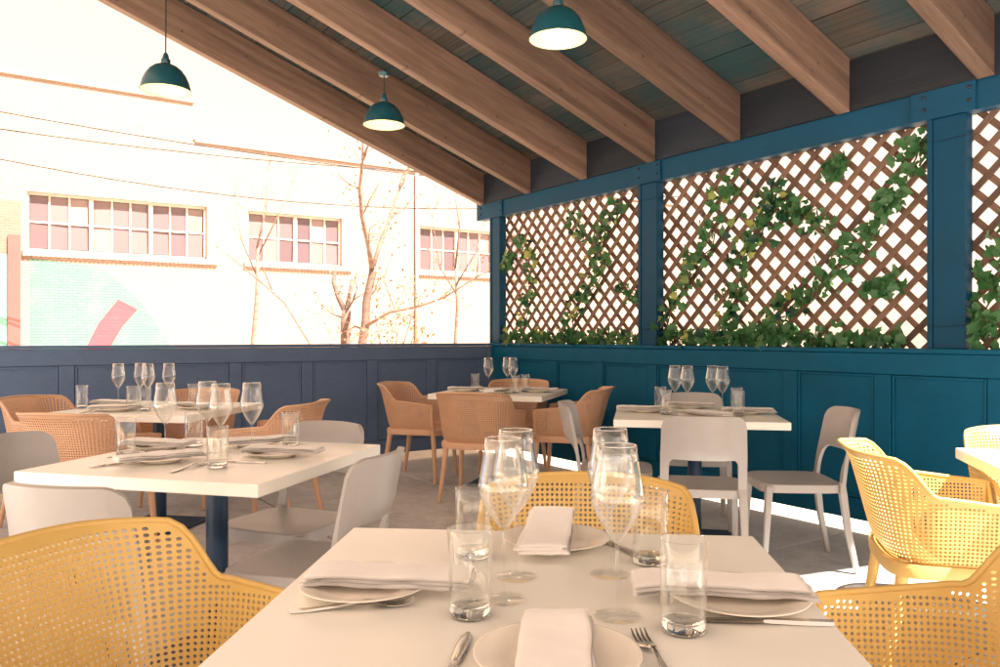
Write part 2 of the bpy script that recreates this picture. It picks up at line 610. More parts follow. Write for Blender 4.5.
hd = wframe('header_beam')
tag(hd, 'long blue grey header beam bolted along the tops of the posts', 'beam')
obj('beam', MB().box(-0.225, 6.06, 0.0, 0.088, 2.43, 2.615).mesh('beam', bevel=0.004), 'header_paint', hd)
bolt_me = MB().lathe([(0, 0.010), (0.007, 0.010), (0.010, 0.006), (0.010, 0)], 10).mesh('bolt', smooth=True, angle=0.6)
for a, b in ((-0.233, 0.24), (2.13, 2.449), (4.433, 4.787), (5.8, 6.07)):
    pl = obj('splice_plate', MB().box(a, b, -0.018, 0.0, 2.428, 2.617).mesh('splice_plate', bevel=0.003), 'header_paint', hd)
    for sx in (a + 0.08, b - 0.03):
        for zz in (2.485, 2.555):
            obj('bolt', bolt_me, 'bolt_steel', pl, (sx, -0.018, zz), (R(90), 0, 0))

slat_me = UNIT.copy()
def lattice(a, b, label):
    lt = wframe('lattice_screen')
    tag(lt, label, 'lattice', 'lattice screens between the posts')
    z0, z1 = 1.09, 2.50
    x0, x1 = a - 0.05, b + 0.05
    pitch = 0.153
    for layer, sgn in ((0, 1), (1, -1)):
        yy = 0.106 + layer * 0.0115
        c = -4.0
        while c < 12:
            pts = []
            # line z = z0 + sgn*(x - c)
            for X in (x0, x1):
                Z = z0 + sgn * (X - c)
                if z0 <= Z <= z1: pts.append((X, Z))
            for Z in (z0, z1):
                X = c + sgn * (Z - z0)
                if x0 < X < x1: pts.append((X, Z))
            if len(pts) >= 2:
                p, q = pts[0], pts[-1]
                L = math.hypot(q[0] - p[0], q[1] - p[1])
                if L > 0.08:
                    o = obj('slat', slat_me, 'lattice_wood', lt, ((p[0] + q[0]) / 2, yy + rnd.uniform(-0.0006, 0.0006), (p[1] + q[1]) / 2),
                            (0, -sgn * R(45) + rnd.uniform(-0.006, 0.006), 0), (L, 0.011, 0.037))
            c += pitch
    fr = MB().box(x0, x1, 0.13, 0.15, 2.44, 2.48)
    obj('top_batten', fr.mesh('top_batten'), 'lattice_wood', lt)
    return lt
lattice(0.17, 2.19, 'brown diagonal lattice screen nearest the far corner, vines near both sides')
lattice(2.39, 4.52, 'wide brown lattice screen between two teal posts, thickly grown with vines')
lattice(4.725, 5.85, 'brown lattice screen cut off by the right edge of the picture')

# ---------------------------------------------------------------- climbing vines
def leaf_mesh(seed):
    q = random.Random(seed)
    out = [(0, 0), (0.20, -0.10), (0.46, 0.02), (0.36, 0.30), (0.42, 0.55), (0.22, 0.62), (0.0, 1.0)]
    vs, fs = [], []
    n = len(out)
    for sx in (1, -1):
        for x, y in out:
            vs.append((sx * x * q.uniform(.9, 1.1), y, 0.30 * abs(x) - 0.12 * y * y))
    # centre line
    vs += [(0, 0.33, -0.03), (0, 0.66, -0.06)]
    c1, c2 = 2 * n, 2 * n + 1
    for k, s in ((0, 1), (n, -1)):
        tri = [(k, k + 1, c1), (k + 1, k + 2, c1), (k + 2, k + 3, c1), (k + 3, k + 4, c2), (k + 4, k + 5, c2), (k + 5, k + 6, c2), (c1, k + 3, c2)]
        fs += tri if s > 0 else [t[::-1] for t in tri]
    me = bpy.data.meshes.new('leaf')
    me.from_pydata(vs, [], fs)
    me.polygons.foreach_set('use_smooth', [True] * len(fs))
    me.materials.append(MATS['ivy_leaf'])
    return me
LEAVES = [leaf_mesh(k) for k in range(4)]

def vine(strands, label, density, group='climbing vines on the lattice'):
    vn = wframe('climbing_vine')
    tag(vn, label, 'vine', group)
    spots = []
    dens = density * 3.2
    for pts, spread, dn, size in strands:
        # woody stem
        path = []
        for (a, b) in zip(pts, pts[1:]):
            L = math.hypot(b[0] - a[0], b[1] - a[1])
            k = max(2, int(L / 0.08))
            for i in range(k):
                t = i / k
                path.append((a[0] + (b[0] - a[0]) * t + rnd.uniform(-.015, .015), 0.075 + rnd.uniform(-.015, .02), a[1] + (b[1] - a[1]) * t + rnd.uniform(-.015, .015)))
        path.append((pts[-1][0], 0.08, pts[-1][1]))
        obj('stem', MB().tube(path, 0.0055, 5).mesh('stem', smooth=True), 'bark', vn)
        for p in path:
            for _ in range(max(1, int(dn * dens + rnd.random()))):
                spots.append((p[0] + rnd.gauss(0, spread), rnd.uniform(0.0, 0.095), p[2] + rnd.gauss(0, spread * 0.8), size))
    rnd.shuffle(spots)
    for i, (x, y, z, size) in enumerate(spots[:300]):
        if z < 1.135: z = 1.135 + rnd.random() * 0.05
        sc = size * rnd.uniform(0.5, 1.35)
        obj('leaf', LEAVES[rnd.randrange(4)], None, vn, (x, y, z),
            (R(90) + rnd.gauss(0, 0.8), rnd.uniform(-2.6, 2.6), rnd.gauss(0, 0.9)), (sc, sc, sc))
    rest = spots[300:]
    if rest:
        F = MB()
        for (x, y, z, size) in rest:
            z = max(z, 1.14)
            sc = size * rnd.uniform(0.5, 1.3)
            mt = Matrix.Translation((x, y, z)) @ (Matrix.Rotation(rnd.gauss(0, 0.9), 4, 'Z') @ Matrix.Rotation(rnd.uniform(-2.6, 2.6), 4, 'Y') @ Matrix.Rotation(R(90) + rnd.gauss(0, 0.8), 4, 'X')) @ Matrix.Scale(sc, 4)
            me = LEAVES[rnd.randrange(4)]
            F.add([mt @ v.co for v in me.vertices], [tuple(p.vertices) for p in me.polygons])
        tag(obj('foliage', F.mesh('foliage', smooth=True), 'ivy_leaf', vn), kind='stuff')
    return vn
SZ = 0.066
vine([([(0.50, 1.22), (0.57, 1.56), (0.65, 1.9), (0.53, 2.16)], 0.06, 2.2, SZ),
      ([(1.26, 1.25), (1.34, 1.53), (1.61, 1.65), (1.68, 1.82), (1.61, 2.05), (1.74, 2.17), (1.93, 2.31)], 0.06, 3.2, SZ),
      ([(0.24, 1.17), (0.73, 1.17), (1.19, 1.18), (1.61, 1.17), (2.08, 1.17)], 0.05, 3.2, SZ),
      ([(0.28, 2.0), (0.24, 1.9)], 0.04, 4, SZ), ([(1.29, 2.25), (1.4, 2.12)], 0.05, 3, SZ), ([(1.95, 1.6), (2.1, 1.52)], 0.04, 3, SZ)],
     'dark green vine climbing the far lattice screen in two columns', 1.0)
vine([([(2.39, 1.2), (2.47, 1.41), (2.65, 1.56), (2.7, 1.75), (2.87, 1.85), (2.93, 2.03), (2.96, 2.21), (3.08, 2.32)], 0.055, 2.2, SZ),
      ([(3.08, 1.2), (3.08, 1.39), (3.15, 1.57), (3.17, 1.78), (3.34, 1.91), (3.4, 2.08), (3.43, 2.2)], 0.06, 3.0, SZ),
      ([(3.4, 2.08), (3.59, 2.04), (3.71, 1.97), (3.85, 1.89)], 0.05, 3.0, SZ),
      ([(3.39, 1.21), (3.51, 1.31), (3.62, 1.44)], 0.05, 3.2, SZ)],
     'dense green vine sprawling over the left half of the wide lattice screen', 1.35)
vine([([(3.62, 1.44), (3.81, 1.53), (3.99, 1.65), (4.12, 1.77), (4.22, 1.94), (4.3, 2.02), (4.38, 2.18), (4.44, 2.34)], 0.05, 3.0, SZ),
      ([(4.15, 1.5), (4.25, 1.46), (4.3, 1.54)], 0.035, 3.0, SZ), ([(3.85, 2.24), (3.95, 2.3)], 0.03, 3.0, SZ)],
     'green vine running diagonally up to the right of the wide lattice screen', 1.2)
vine([([(2.42, 1.17), (2.75, 1.17), (3.13, 1.18), (3.47, 1.18), (3.77, 1.18), (4.05, 1.17), (4.28, 1.16)], 0.045, 3.6, SZ)],
     'low row of vine leaves spilling along the ledge under the wide lattice screen', 1.3)
vine([([(4.80, 1.2), (4.80, 1.35), (4.86, 1.5), (4.95, 1.75), (5.05, 1.95)], 0.05, 3.5, SZ), ([(5.0, 1.2), (5.3, 1.3)], 0.06, 3, SZ)],
     'green vine on the rightmost lattice screen beside the wide post', 1.2)

# ---------------------------------------------------------------- roof: rafters, decking, blocking
rf = wframe('timber_roof')
tag(rf, 'sloping timber roof of heavy brown rafters under dark weathered boards', 'roof')
SL = 0.36
zb = lambda d: 2.60 + SL * (d - 0.1)
RH = 0.33
def rafter_mesh(d0, d1):
    poly = [(-d0, zb(d0)), (-d1, zb(d1)), (-d1, zb(d1) + RH), (-d0, zb(d0) + RH)]
    return MB().prism(poly, 'x', -0.045, 0.045).mesh('rafter', bevel=0.006)
ra, rb_ = rafter_mesh(0.037, 4.75), rafter_mesh(1.56, 4.75)  # second kind starts higher, leaving the added sun notch open
for i in range(11):
    s = -0.1 + 0.825 * i
    obj('rafter', ra if s < 6.45 else rb_, 'rafter_wood', rf, (s, 0, 0))
tilt = math.atan(SL)
pw = 0.143
plank_me = UNIT.copy()
d = -0.30
while d < 4.65:
    s0 = -0.32
    send = 6.4 if d < 1.5 else 8.4  # unseen notch over the low bays, shaped to let sun reach the edge table
    first = True
    while s0 < send - 0.05:
        k = rnd.randint(2, 5) * 0.825
        s1 = min(send, (s0 + k) if not first else (-0.1 + 0.825 * rnd.randint(1, 4)))
        first = False
        if send - s1 < 0.5: s1 = send
        dc = d + pw * 0.5
        obj('plank', plank_me, 'plank_wood', rf, ((s0 + s1) / 2, -dc, zb(dc) + RH + 0.016 + rnd.uniform(0, 0.004)), (-tilt, 0, 0), (s1 - s0 - 0.004, pw / math.cos(tilt) - rnd.uniform(0.003, 0.008), 0.024))
        s0 = s1
    d += pw
cov = MB()
for (sa, sb, da, db) in ((-0.36, 6.44, -0.36, 4.85), (6.44, 8.45, 1.52, 4.85)):  # second piece leaves the added sun notch uncovered
    cov.prism([(-da, zb(da) + RH + 0.036), (-db, zb(db) + RH + 0.036), (-db, zb(db) + RH + 0.07), (-da, zb(da) + RH + 0.07)], 'x', sa, sb)
obj('covering', cov.mesh('covering'), 'blocking_wood', rf)
for i in range(7):
    s = -0.1 + 0.825 * i
    obj('blocking', MB().box(-0.4115, 0.4115, 0.0, 0.033, 2.588, zb(0) + RH + 0.002).mesh('blocking', bevel=0.003), 'blocking_wood', rf, (s + 0.4125, -0.035, 0))

# ---------------------------------------------------------------- pendant lamps
shade_out = [(0.022, 0.178), (0.045, 0.172), (0.075, 0.158), (0.104, 0.134), (0.128, 0.100), (0.146, 0.060), (0.156, 0.022), (0.160, 0.0)]
def lamp_build(x, y, z, top, label):
    L = empty('pendant_lamp', (x, y, z))
    tag(L, label, 'lamp', 'pendant lamps under the roof')
    sh = obj('shade', MB().lathe(shade_out, 40).mesh('shade', smooth=True), 'lamp_outer', L)
    obj('liner', MB().lathe([(r - 0.003, zz - 0.001) for r, zz in shade_out] + [], 40).mesh('liner', smooth=True), 'lamp_inner', sh)
    obj('rolled_rim', MB().tube([(0.16 * math.cos(k * math.pi / 20), 0.16 * math.sin(k * math.pi / 20), 0) for k in range(41)], 0.0035, 6, False).mesh('rolled_rim', smooth=True), 'lamp_outer', sh)
    obj('neck', MB().lathe([(0.024, 0.172), (0.030, 0.186), (0.030, 0.205), (0.022, 0.212), (0.018, 0.235), (0.010, 0.250), (0, 0.252)], 20).mesh('neck', smooth=True, angle=0.6), 'lamp_outer', L)
    obj('cord', MB().tube([(0, 0, 0.24), (0.001, 0, (top - z) * 0.6), (0, 0, top - z)], 0.0045, 6).mesh('cord'), 'cable_black', L)
    obj('ceiling_cup', MB().lathe([(0, -0.03), (0.035, -0.03), (0.045, -0.012), (0.045, 0)], 16).mesh('ceiling_cup', smooth=True, angle=0.6), 'lamp_outer', L, (0, 0, top - z))
    obj('bulb', MB().lathe([(0, 0.055), (0.018, 0.060), (0.028, 0.078), (0.026, 0.098), (0.014, 0.122), (0.013, 0.160)], 20).mesh('bulb', smooth=True), 'bulb_glow', L)
    ld = bpy.data.lights.new('lamp_light', 'POINT')
    ld.energy = 0.28
    ld.color = (1.0, 0.74, 0.36)
    ld.shadow_soft_size = 0.03
    lo = bpy.data.objects.new('lamp_light', ld)
    lo.location = (0, 0, 0.035)
    link(lo, L)
def rafter_z(x, y):
    return zb((CX - x) * 0.828 + (CY - y) * 0.561)
for x, y, lb in ((-2.23, 5.27, 'dome pendant lamp on a black cord before the pale sky'),
                 (-0.90, 6.13, 'dome pendant lamp hanging small and low in front of the far rafters'),
                 (0.32, 4.36, 'largest dome pendant lamp hanging at the top edge over the middle')):
    lamp_build(x, y, 2.84, rafter_z(x, y) + 0.02, lb)

# ---------------------------------------------------------------- tables
TT = 0.75
top_me = MB().box(-0.46, 0.46, -0.46, 0.46, TT - 0.042, TT).mesh('table_top', bevel=0.004, seg=2)
col_me = MB().lathe([(0.040, 0.03), (0.040, TT - 0.06)], 28).mesh('column', smooth=True)
base_me = MB().box(-0.225, 0.225, -0.225, 0.225, 0.002, 0.016).mesh('base_plate', bevel=0.004)
coll_me = MB().lathe([(0.07, 0.016), (0.07, 0.022), (0.046, 0.034), (0.041, 0.05)], 28).mesh('collar', smooth=True, angle=0.6)
mount_me = MB().box(-0.17, 0.17, -0.17, 0.17, TT - 0.06, TT - 0.043).mesh('mount_plate', bevel=0.002)
TABLES = {}
def table(key, x, y, a, label):
    t = empty('dining_table', (x, y, 0), -R(a))
    tag(t, label, 'table', 'white square dining tables')
    obj('table_top', top_me, 'table_laminate', t)
    obj('column', col_me, 'pedestal_paint', t)
    b = obj('base_plate', base_me, 'pedestal_paint', t)
    obj('collar', coll_me, 'pedestal_paint', b)
    obj('mount_plate', mount_me, 'pedestal_paint', t)
    TABLES[key] = (x, y, R(a))
table('front', 0.073, 1.365, 5.0, 'white square table in the foreground set for four')
table('left', -1.061, 2.963, 15, 'white square table at the left with grey chairs around it')
table('rear', -2.153, 5.0, 10, 'white square table at the rear left with tan armchairs')
table('corner', 0.008, 6.47, 17, 'white square table in the far corner between four tan armchairs')
table('right', 1.147, 4.653, 10, 'white square table before the teal wall with grey chairs')
table('edge', 2.165, 2.63, 15, 'sunlit white table corner at the right edge of the picture')

# ---------------------------------------------------------------- perforated armchair
def sm(a, b, x):
    t = max(0.0, min(1.0, (x - a) / (b - a)))
    return t * t * (3 - 2 * t)

def armchair_meshes():
    # plan path of the shell at seat level, from right arm front round the back to left arm front
    a, y0, b, p = 0.262, -0.02, 0.215, 0.60
    raw = []
    for k in range(40):
        raw.append((a - 0.012 * k / 39.0 * 0, 0.205 - (0.205 - y0) * k / 40.0))
    for k in range(201):
        th = math.pi * k / 200.0
        c, s = math.cos(th), math.sin(th)
        raw.append((a * math.copysign(abs(c) ** p, c), y0 - b * s ** p))
    for k in range(1, 41):
        raw.append((-a, y0 + (0.205 - y0) * k / 40.0))
    ls = [0.0]
    for q, w in zip(raw, raw[1:]):
        ls.append(ls[-1] + math.hypot(w[0] - q[0], w[1] - q[1]))
    T = ls[-1]
    def plan(l):
        l = max(0.0, min(T, l + T / 2))
        lo, hi = 0, len(ls) - 1
        while hi - lo > 1:
            mid = (lo + hi) // 2
            if ls[mid] <= l: lo = mid
            else: hi = mid
        t = (l - ls[lo]) / max(1e-9, ls[hi] - ls[lo])
        return Vector((raw[lo][0] + (raw[hi][0] - raw[lo][0]) * t, raw[lo][1] + (raw[hi][1] - raw[lo][1]) * t))
    def frame(l):
        q = plan(l)
        e = 0.02
        tg = (plan(l + e) - plan(l - e)).normalized()
        # path goes from +x side round the back (-y) to -x side: outward normal is to the right of travel reversed
        return q, Vector((tg.y, -tg.x)) * -1
    def top(l):
        al = abs(l)
        back = 0.803 - 0.010 * (al / 0.2) ** 2
        arm = 0.668 - 0.030 * max(0.0, (al - 0.34) / (T / 2 - 0.34))
        return back + (arm - back) * sm(0.235, 0.325, al)
    def bot(l):
        return 0.415 + 0.01 * sm(0.2, 0.4, abs(l))
    def pos(l, z):
        q, n = frame(l)
        h = z - 0.42
        bk = 1 - sm(0.12, 0.38, abs(l))
        o = h * (0.10 + 0.16 * bk) + bk * 1.1 * max(0.0, z - 0.72) ** 2 * 3.0 + 0.10 * max(0, z - 0.6) ** 2
        # bulge of the lower shell
        o -= 0.02 * math.exp(-((z - 0.42) / 0.04) ** 2)
        if n.y > 0 and abs(l) < 0.3: n = -n
        if abs(l) >= 0.3:
            n = Vector((math.copysign(abs(n.x), q.x), -abs(n.y)))
        lat = 1.0 - 0.7 * bk
        return (q.x + n.x * o * lat, q.y + n.y * o, z)
    pitch = 0.0132
    ncol = int((T - 0.03) / pitch)
    start = -ncol * pitch / 2
    r = pitch * 0.31
    M = MB()
    ring = [(1, 0), (1, 1), (0, 1), (-1, 1), (-1, 0), (-1, -1), (0, -1), (1, -1)]
    def cell(fn, u, v, hu, hv, rr):
        vs = [fn(u + dx * hu, v + dy * hv) for dx, dy in ring]
        vs += [fn(u + rr * math.cos(k * math.pi / 4) * (1.0), v + rr * math.sin(k * math.pi / 4)) for k in range(8)]
        M.add(vs, [(k, (k + 1) % 8, 8 + (k + 1) % 8, 8 + k) for k in range(8)])
    for j in range(ncol):
        l0 = start + j * pitch
        l1 = l0 + pitch
        lm = (l0 + l1) / 2
        z = bot(lm) + 0.022
        zb0 = z
        tmin = min(top(l0), top(l1)) - 0.010
        M.add([pos(l0, bot(lm)), pos(lm, bot(lm)), pos(l1, bot(lm)), pos(l1, z), pos(lm, z), pos(l0, z)], [(0, 1, 4, 5), (1, 2, 3, 4)])
        while z + pitch <= tmin:
            cell(pos, lm, z + pitch / 2, pitch / 2, pitch / 2, r)
            z += pitch
        # plain band up to the rim
        for (u0, u1) in ((l0, lm), (lm, l1)):
            za, zc = top(u0), top(u1)
            M.add([pos(u0, z), pos(u1, z), pos(u1, (z + zc) / 2), pos(u0, (z + za) / 2)], [(0, 1, 2, 3)])
            M.add([pos(u0, (z + za) / 2), pos(u1, (z + zc) / 2), pos(u1, zc), pos(u0, za)], [(0, 1, 2, 3)])
    for sgn in (-1, 1):
        u0, u1 = sgn * (-start), sgn * (T / 2)
        zs = [bot(u0) + (top(u1) - bot(u0)) * k / 8.0 for k in range(9)]
        for za, zc in zip(zs, zs[1:]):
            zz = (min(za, top(u0)), min(zc, top(u0)))
            M.add([pos(u0, zz[0]), pos(u1, za), pos(u1, zc), pos(u0, zz[1])], [(0, 1, 2, 3)])
    shell = bake(M.mesh('shell', smooth=True, merge=0.0004), 0.0065)
    shell.polygons.foreach_set('use_smooth', [True] * len(shell.polygons))
    shell.set_sharp_from_angle(angle=0.9)
    # rim bead
    N = 90
    pts = [pos(-T / 2 + T * k / N, top(-T / 2 + T * k / N)) for k in range(N + 1)]
    f0, f1 = pos(-T / 2, bot(T)), pos(T / 2, bot(T))
    pts = [f0] + [(f0[0], f0[1], f0[2] + 0.1)] + pts + [(f1[0], f1[1], f1[2] + 0.1)] + [f1]
    rim = MB().tube(pts, 0.0075, 8, flat=1.0).mesh('rim', smooth=True)
    # seat
    M = MB()
    n = 31
    hp = pitch * n / 2
    def sz(x, y):
        return 0.436 - 0.016 * (1 - (x / 0.25) ** 2) * (1 - (y / 0.3) ** 2) - 0.9 * max(0, y - 0.17) ** 2
    sp = lambda x, y: (x, y, sz(x, y))
    for i in range(n):
        for j in range(n):
            cell(sp, -hp + (i + .5) * pitch, -hp + (j + .5) * pitch, pitch / 2, pitch / 2, r)
    per = [(-hp + k * pitch / 2, -hp) for k in range(2 * n)] + [(hp, -hp + k * pitch / 2) for k in range(2 * n)] + \
          [(hp - k * pitch / 2, hp) for k in range(2 * n)] + [(-hp, hp - k * pitch / 2) for k in range(2 * n)]
    def outer(x, y, k=1.0):
        # rounded outline
        s = max(abs(x), abs(y))
        th = math.atan2(y, x)
        e = 5.0
        rr = 1.0 / ((abs(math.cos(th)) / 0.258) ** e + (abs(math.sin(th)) / 0.238) ** e) ** (1 / e)
        return (rr * math.cos(th) * k, rr * math.sin(th) * k)
    np_ = len(per)
    inner = [sp(*q) for q in per]
    o1 = [outer(*q) for q in per]
    o1v = [(x, y - 0.005, sz(x, y)) for x, y in o1]
    o2v = [(x * 1.012, y * 1.012 - 0.005, sz(x, y) - 0.012) for x, y in o1]
    o3v = [(x * 1.0, y * 1.0 - 0.005, sz(x, y) - 0.044) for x, y in o1]
    M.add(inner + o1v + o2v + o3v, [(a * np_ + k, a * np_ + (k + 1) % np_, (a + 1) * np_ + (k + 1) % np_, (a + 1) * np_ + k) for a in range(3) for k in range(np_)])
    seat = bake(M.mesh('seat', smooth=True, merge=0.0004), 0.006)
    seat.polygons.foreach_set('use_smooth', [True] * len(seat.polygons))
    seat.set_sharp_from_angle(angle=0.9)
    legs = []
    for sx in (1, -1):
        legs.append(MB().tube([(sx * 0.222, 0.185, 0.425), (sx * 0.232, 0.200, 0.25), (sx * 0.246, 0.216, 0.002)], [0.021, 0.0185, 0.0135], 14).mesh('leg', smooth=True, angle=0.9))
        legs.append(MB().tube([(sx * 0.205, -0.195, 0.445), (sx * 0.216, -0.222, 0.25), (sx * 0.236, -0.268, 0.002)], [0.022, 0.019, 0.0135], 14).mesh('leg', smooth=True, angle=0.9))
    # seat frame under the shell
    return shell, rim, seat, legs

SHELL, RIM, SEAT, LEGS = armchair_meshes()
for me_ in [SHELL, RIM, SEAT] + LEGS:
    if len(me_.materials) == 0: me_.materials.append(MATS['mustard_plastic'])

def armchair(x, y, fx, fy, mat, label, group):
    t = empty('perforated_armchair', (x, y, 0), math.atan2(-fx, fy))
    tag(t, label, 'chair', group)
    sh = obj('shell', SHELL, mat, t)
    obj('rim', RIM, mat, sh)
    obj('seat', SEAT, mat, t)
    for l in LEGS:
        obj('leg', l, mat, t)
    return t

def ax(a):
    a = R(a)
    return (math.cos(a), -math.sin(a)), (math.sin(a), math.cos(a))
def neg(v): return (-v[0], -v[1])
GY, GT, GG = 'mustard perforated armchairs', 'tan perforated armchairs', 'grey stacking chairs'
r_, f_ = ax(5)
armchair(-0.61, 1.44, *ax(20)[0], 'mustard_plastic', 'mustard perforated armchair cut off in the lower left corner', GY)
armchair(0.86, 1.42, *neg(r_), 'mustard_plastic', 'mustard perforated armchair cut off in the lower right corner', GY)
armchair(0.215, 1.93, *neg(f_), 'mustard_plastic', 'mustard perforated armchair behind the wine glasses across the foreground table', GY)
r_, f_ = ax(15)
armchair(1.615, 2.83, *r_, 'mustard_plastic', 'sunlit mustard armchair seen from the side near the teal wall', GY)
armchair(2.22, 3.14, *neg(f_), 'mustard_plastic', 'mustard armchair behind the table corner at the right edge', GY)
r_, f_ = ax(10)
armchair(-2.27, 4.40, *f_, 'tan_plastic', 'tan perforated armchair seen from behind, in front of the rear left table', GT)
armchair(-2.84, 5.15, *r_, 'tan_plastic', 'tan armchair back cut off at the left edge, by the rear left table', GT)
armchair(-1.44, 4.90, *neg(r_), 'tan_plastic', 'tan armchair seen side on, right of the rear left table', GT)
armchair(-2.25, 5.72, *neg(f_), 'tan_plastic', 'tan armchair mostly hidden behind the glasses of the rear left table', GT)
r_, f_ = ax(17)
armchair(-0.135, 5.88, *f_, 'tan_plastic', 'tan perforated armchair with its back to us at the far corner table', GT)
armchair(-0.66, 6.71, *r_, 'tan_plastic', 'tan armchair seen side on, left of the far corner table', GT)
armchair(0.53, 6.23, *neg(r_), 'tan_plastic', 'tan armchair with its back to the teal wall, right of the corner table', GT)
armchair(0.115, 7.02, *neg(f_), 'tan_plastic', 'tan armchair in the far corner with only its back top showing', GT)

# ---------------------------------------------------------------- grey stacking chair
def grey_meshes():
    hw = 0.208
    ztop, zgap, zlow = 0.815, 0.605, 0.44
    def yb(a, z):
        h = z - 0.44
        lean = -0.195 - 0.10 * h - 0.18 * h * h
        return lean - 0.070 * (1 - a * a) * sm(0.5, 0.66, z)
    def ztopf(a):
        u = max(0.0, (abs(a) - 0.72) / 0.28)
        return ztop - 0.052 * (1 - math.sqrt(max(0, 1 - u * u))) + 0.006 * (1 - a * a)
    def zlowf(a):
        u = abs(a)
        if u >= 0.80: return zlow
        if u > 0.66:
            t = (u - 0.66) / 0.14
            return zgap - 0.03 * (1 - math.sqrt(max(0, 1 - t * t)))
        return zgap
    cols_ = [-1 + 0.04 * k for k in range(51)]
    cols_ = sorted(set([round(c, 4) for c in cols_] + [-0.8001, 0.8001, -0.7999, 0.7999]))
    M = MB()
    nr = 12
    for a0, a1 in zip(cols_, cols_[1:]):
        mid = (a0 + a1) / 2
        if abs(a1 - a0) < 0.001: continue
        la, lb = (zlow, zlow) if abs(mid) > 0.8 else (zlowf(max(-0.7999, min(0.7999, a0))), zlowf(max(-0.7999, min(0.7999, a1))))
        for k in range(nr):
            q = []
            for aa, ll in ((a0, la), (a1, lb)):
                q.append([(aa, ll + (ztopf(aa) - ll) * t) for t in (k / nr, (k + 1) / nr)])
            pts = [q[0][0], q[1][0], q[1][1], q[0][1]]
            M.add([(p[0] * (hw - 0.012 * sm(0.44, 0.8, p[1])), yb(*p), p[1]) for p in pts], [(0, 1, 2, 3)])
    me = bake(M.mesh('backrest', smooth=True, merge=0.0006), 0.018)
    me.polygons.foreach_set('use_smooth', [True] * len(me.polygons))
    me.set_sharp_from_angle(angle=0.7)
    # seat: rounded dished slab with skirt
    M = MB()
    def out(th, k, e=5.5):
        rr = 1.0 / ((abs(math.cos(th)) / 0.215) ** e + (abs(math.sin(th)) / 0.205) ** e) ** (1 / e)
        return rr * k * math.cos(th), rr * k * math.sin(th)
    n = 64
    def zs(x, y):
        return 0.452 - 0.014 * max(0, 1 - (x / 0.21) ** 2) * max(0, 1 - (y / 0.21) ** 2) - 1.2 * max(0, y - 0.15) ** 2
    rings = []
    for k in (0.001, 0.3, 0.55, 0.75, 0.88, 0.96, 1.0):
        rings.append([(*out(2 * math.pi * i / n, k), zs(*out(2 * math.pi * i / n, k)) - (0.004 if k == 1.0 else 0)) for i in range(n)])
    rings.append([(x * 1.004, y * 1.004, z - 0.012) for x, y, z in rings[-1]])
    rings.append([(x * 0.995, y * 0.995, z - 0.028) for x, y, z in rings[-1]])
    rings.append([(x * 0.96, y * 0.96, z + 0.001) for x, y, z in rings[-1]])
    rings.append([(x * 0.95, y * 0.95, z + 0.022) for x, y, z in rings[-1]])
    rings.append([(x * 0.02, y * 0.02, 0.428) for x, y, z in rings[-1]])
    vs = [p for q in rings for p in q]
    fs = [(a * n + i, a * n + (i + 1) % n, (a + 1) * n + (i + 1) % n, (a + 1) * n + i) for a in range(len(rings) - 1) for i in range(n)]
    fs += [tuple(range(n))[::-1], tuple(range((len(rings) - 1) * n, len(rings) * n))]
    M.add(vs, fs)
    seat = M.mesh('seat', smooth=True, angle=0.8, merge=0.0001)
    legs = []
    def bar(pts, w, d):
        m_ = MB()
        vs, fs = [], []
        for (x, y, z), (ww, dd) in zip(pts, zip(w, d)):
            vs += [(x - ww, y - dd, z), (x + ww, y - dd, z), (x + ww, y + dd, z), (x - ww, y + dd, z)]
        for i in range(len(pts) - 1):
            for k in range(4):
                fs.append((i * 4 + k, i * 4 + (k + 1) % 4, i * 4 + 4 + (k + 1) % 4, i * 4 + 4 + k))
        fs += [(3, 2, 1, 0), tuple(range(len(pts) * 4 - 4, len(pts) * 4))]
        m_.add(vs, fs)
        return m_.mesh('leg', smooth=True, angle=0.9, bevel=0.006, seg=2)
    for sx in (1, -1):
        legs.append(bar([(sx * 0.188, 0.172, 0.44), (sx * 0.194, 0.186, 0.22), (sx * 0.2, 0.2, 0.002)], (0.02, 0.017, 0.014), (0.018, 0.015, 0.012)))
        legs.append(bar([(sx * 0.188, -0.193, 0.46), (sx * 0.190, -0.196, 0.40), (sx * 0.195, -0.218, 0.22), (sx * 0.202, -0.262, 0.002)], (0.0195, 0.0195, 0.017, 0.014), (0.013, 0.018, 0.016, 0.012)))
    return me, seat, legs
GBACK, GSEAT, GLEGS = grey_meshes()
def grey_chair(x, y, fx, fy, label):
    t = empty('stacking_chair', (x, y, 0), math.atan2(-fx, fy))
    tag(t, label, 'chair', GG)
    obj('backrest', GBACK, 'grey_plastic', t)
    obj('seat', GSEAT, 'grey_plastic', t)
    for l in GLEGS:
        obj('leg', l, 'grey_plastic', t)
    return t
r_, f_ = ax(15)
grey_chair(-1.07, 2.31, *f_, 'grey chair with its back to us, in front of the left table')
grey_chair(-0.66, 2.68, *neg(r_), 'grey chair with its curved back between the left and foreground tables')
grey_chair(-1.63, 2.98, *r_, 'grey chair back cut off by the left edge, beyond the left table')
grey_chair(-0.87, 3.24, -0.4, -0.9, 'grey chair tucked under the far side of the left table')
r_, f_ = ax(10)
grey_chair(1.03, 4.07, *f_, 'grey chair with its back to us, in front of the table by the teal wall')
grey_chair(1.55, 4.20, -1, 0.05, 'grey chair seen side on against the teal wall')
grey_chair(0.67, 4.56, *r_, 'grey chair with a narrow edge-on back, left of the table by the teal wall')
grey_chair(1.24, 5.03, *neg(f_), 'grey chair behind the table by the teal wall, mostly hidden')

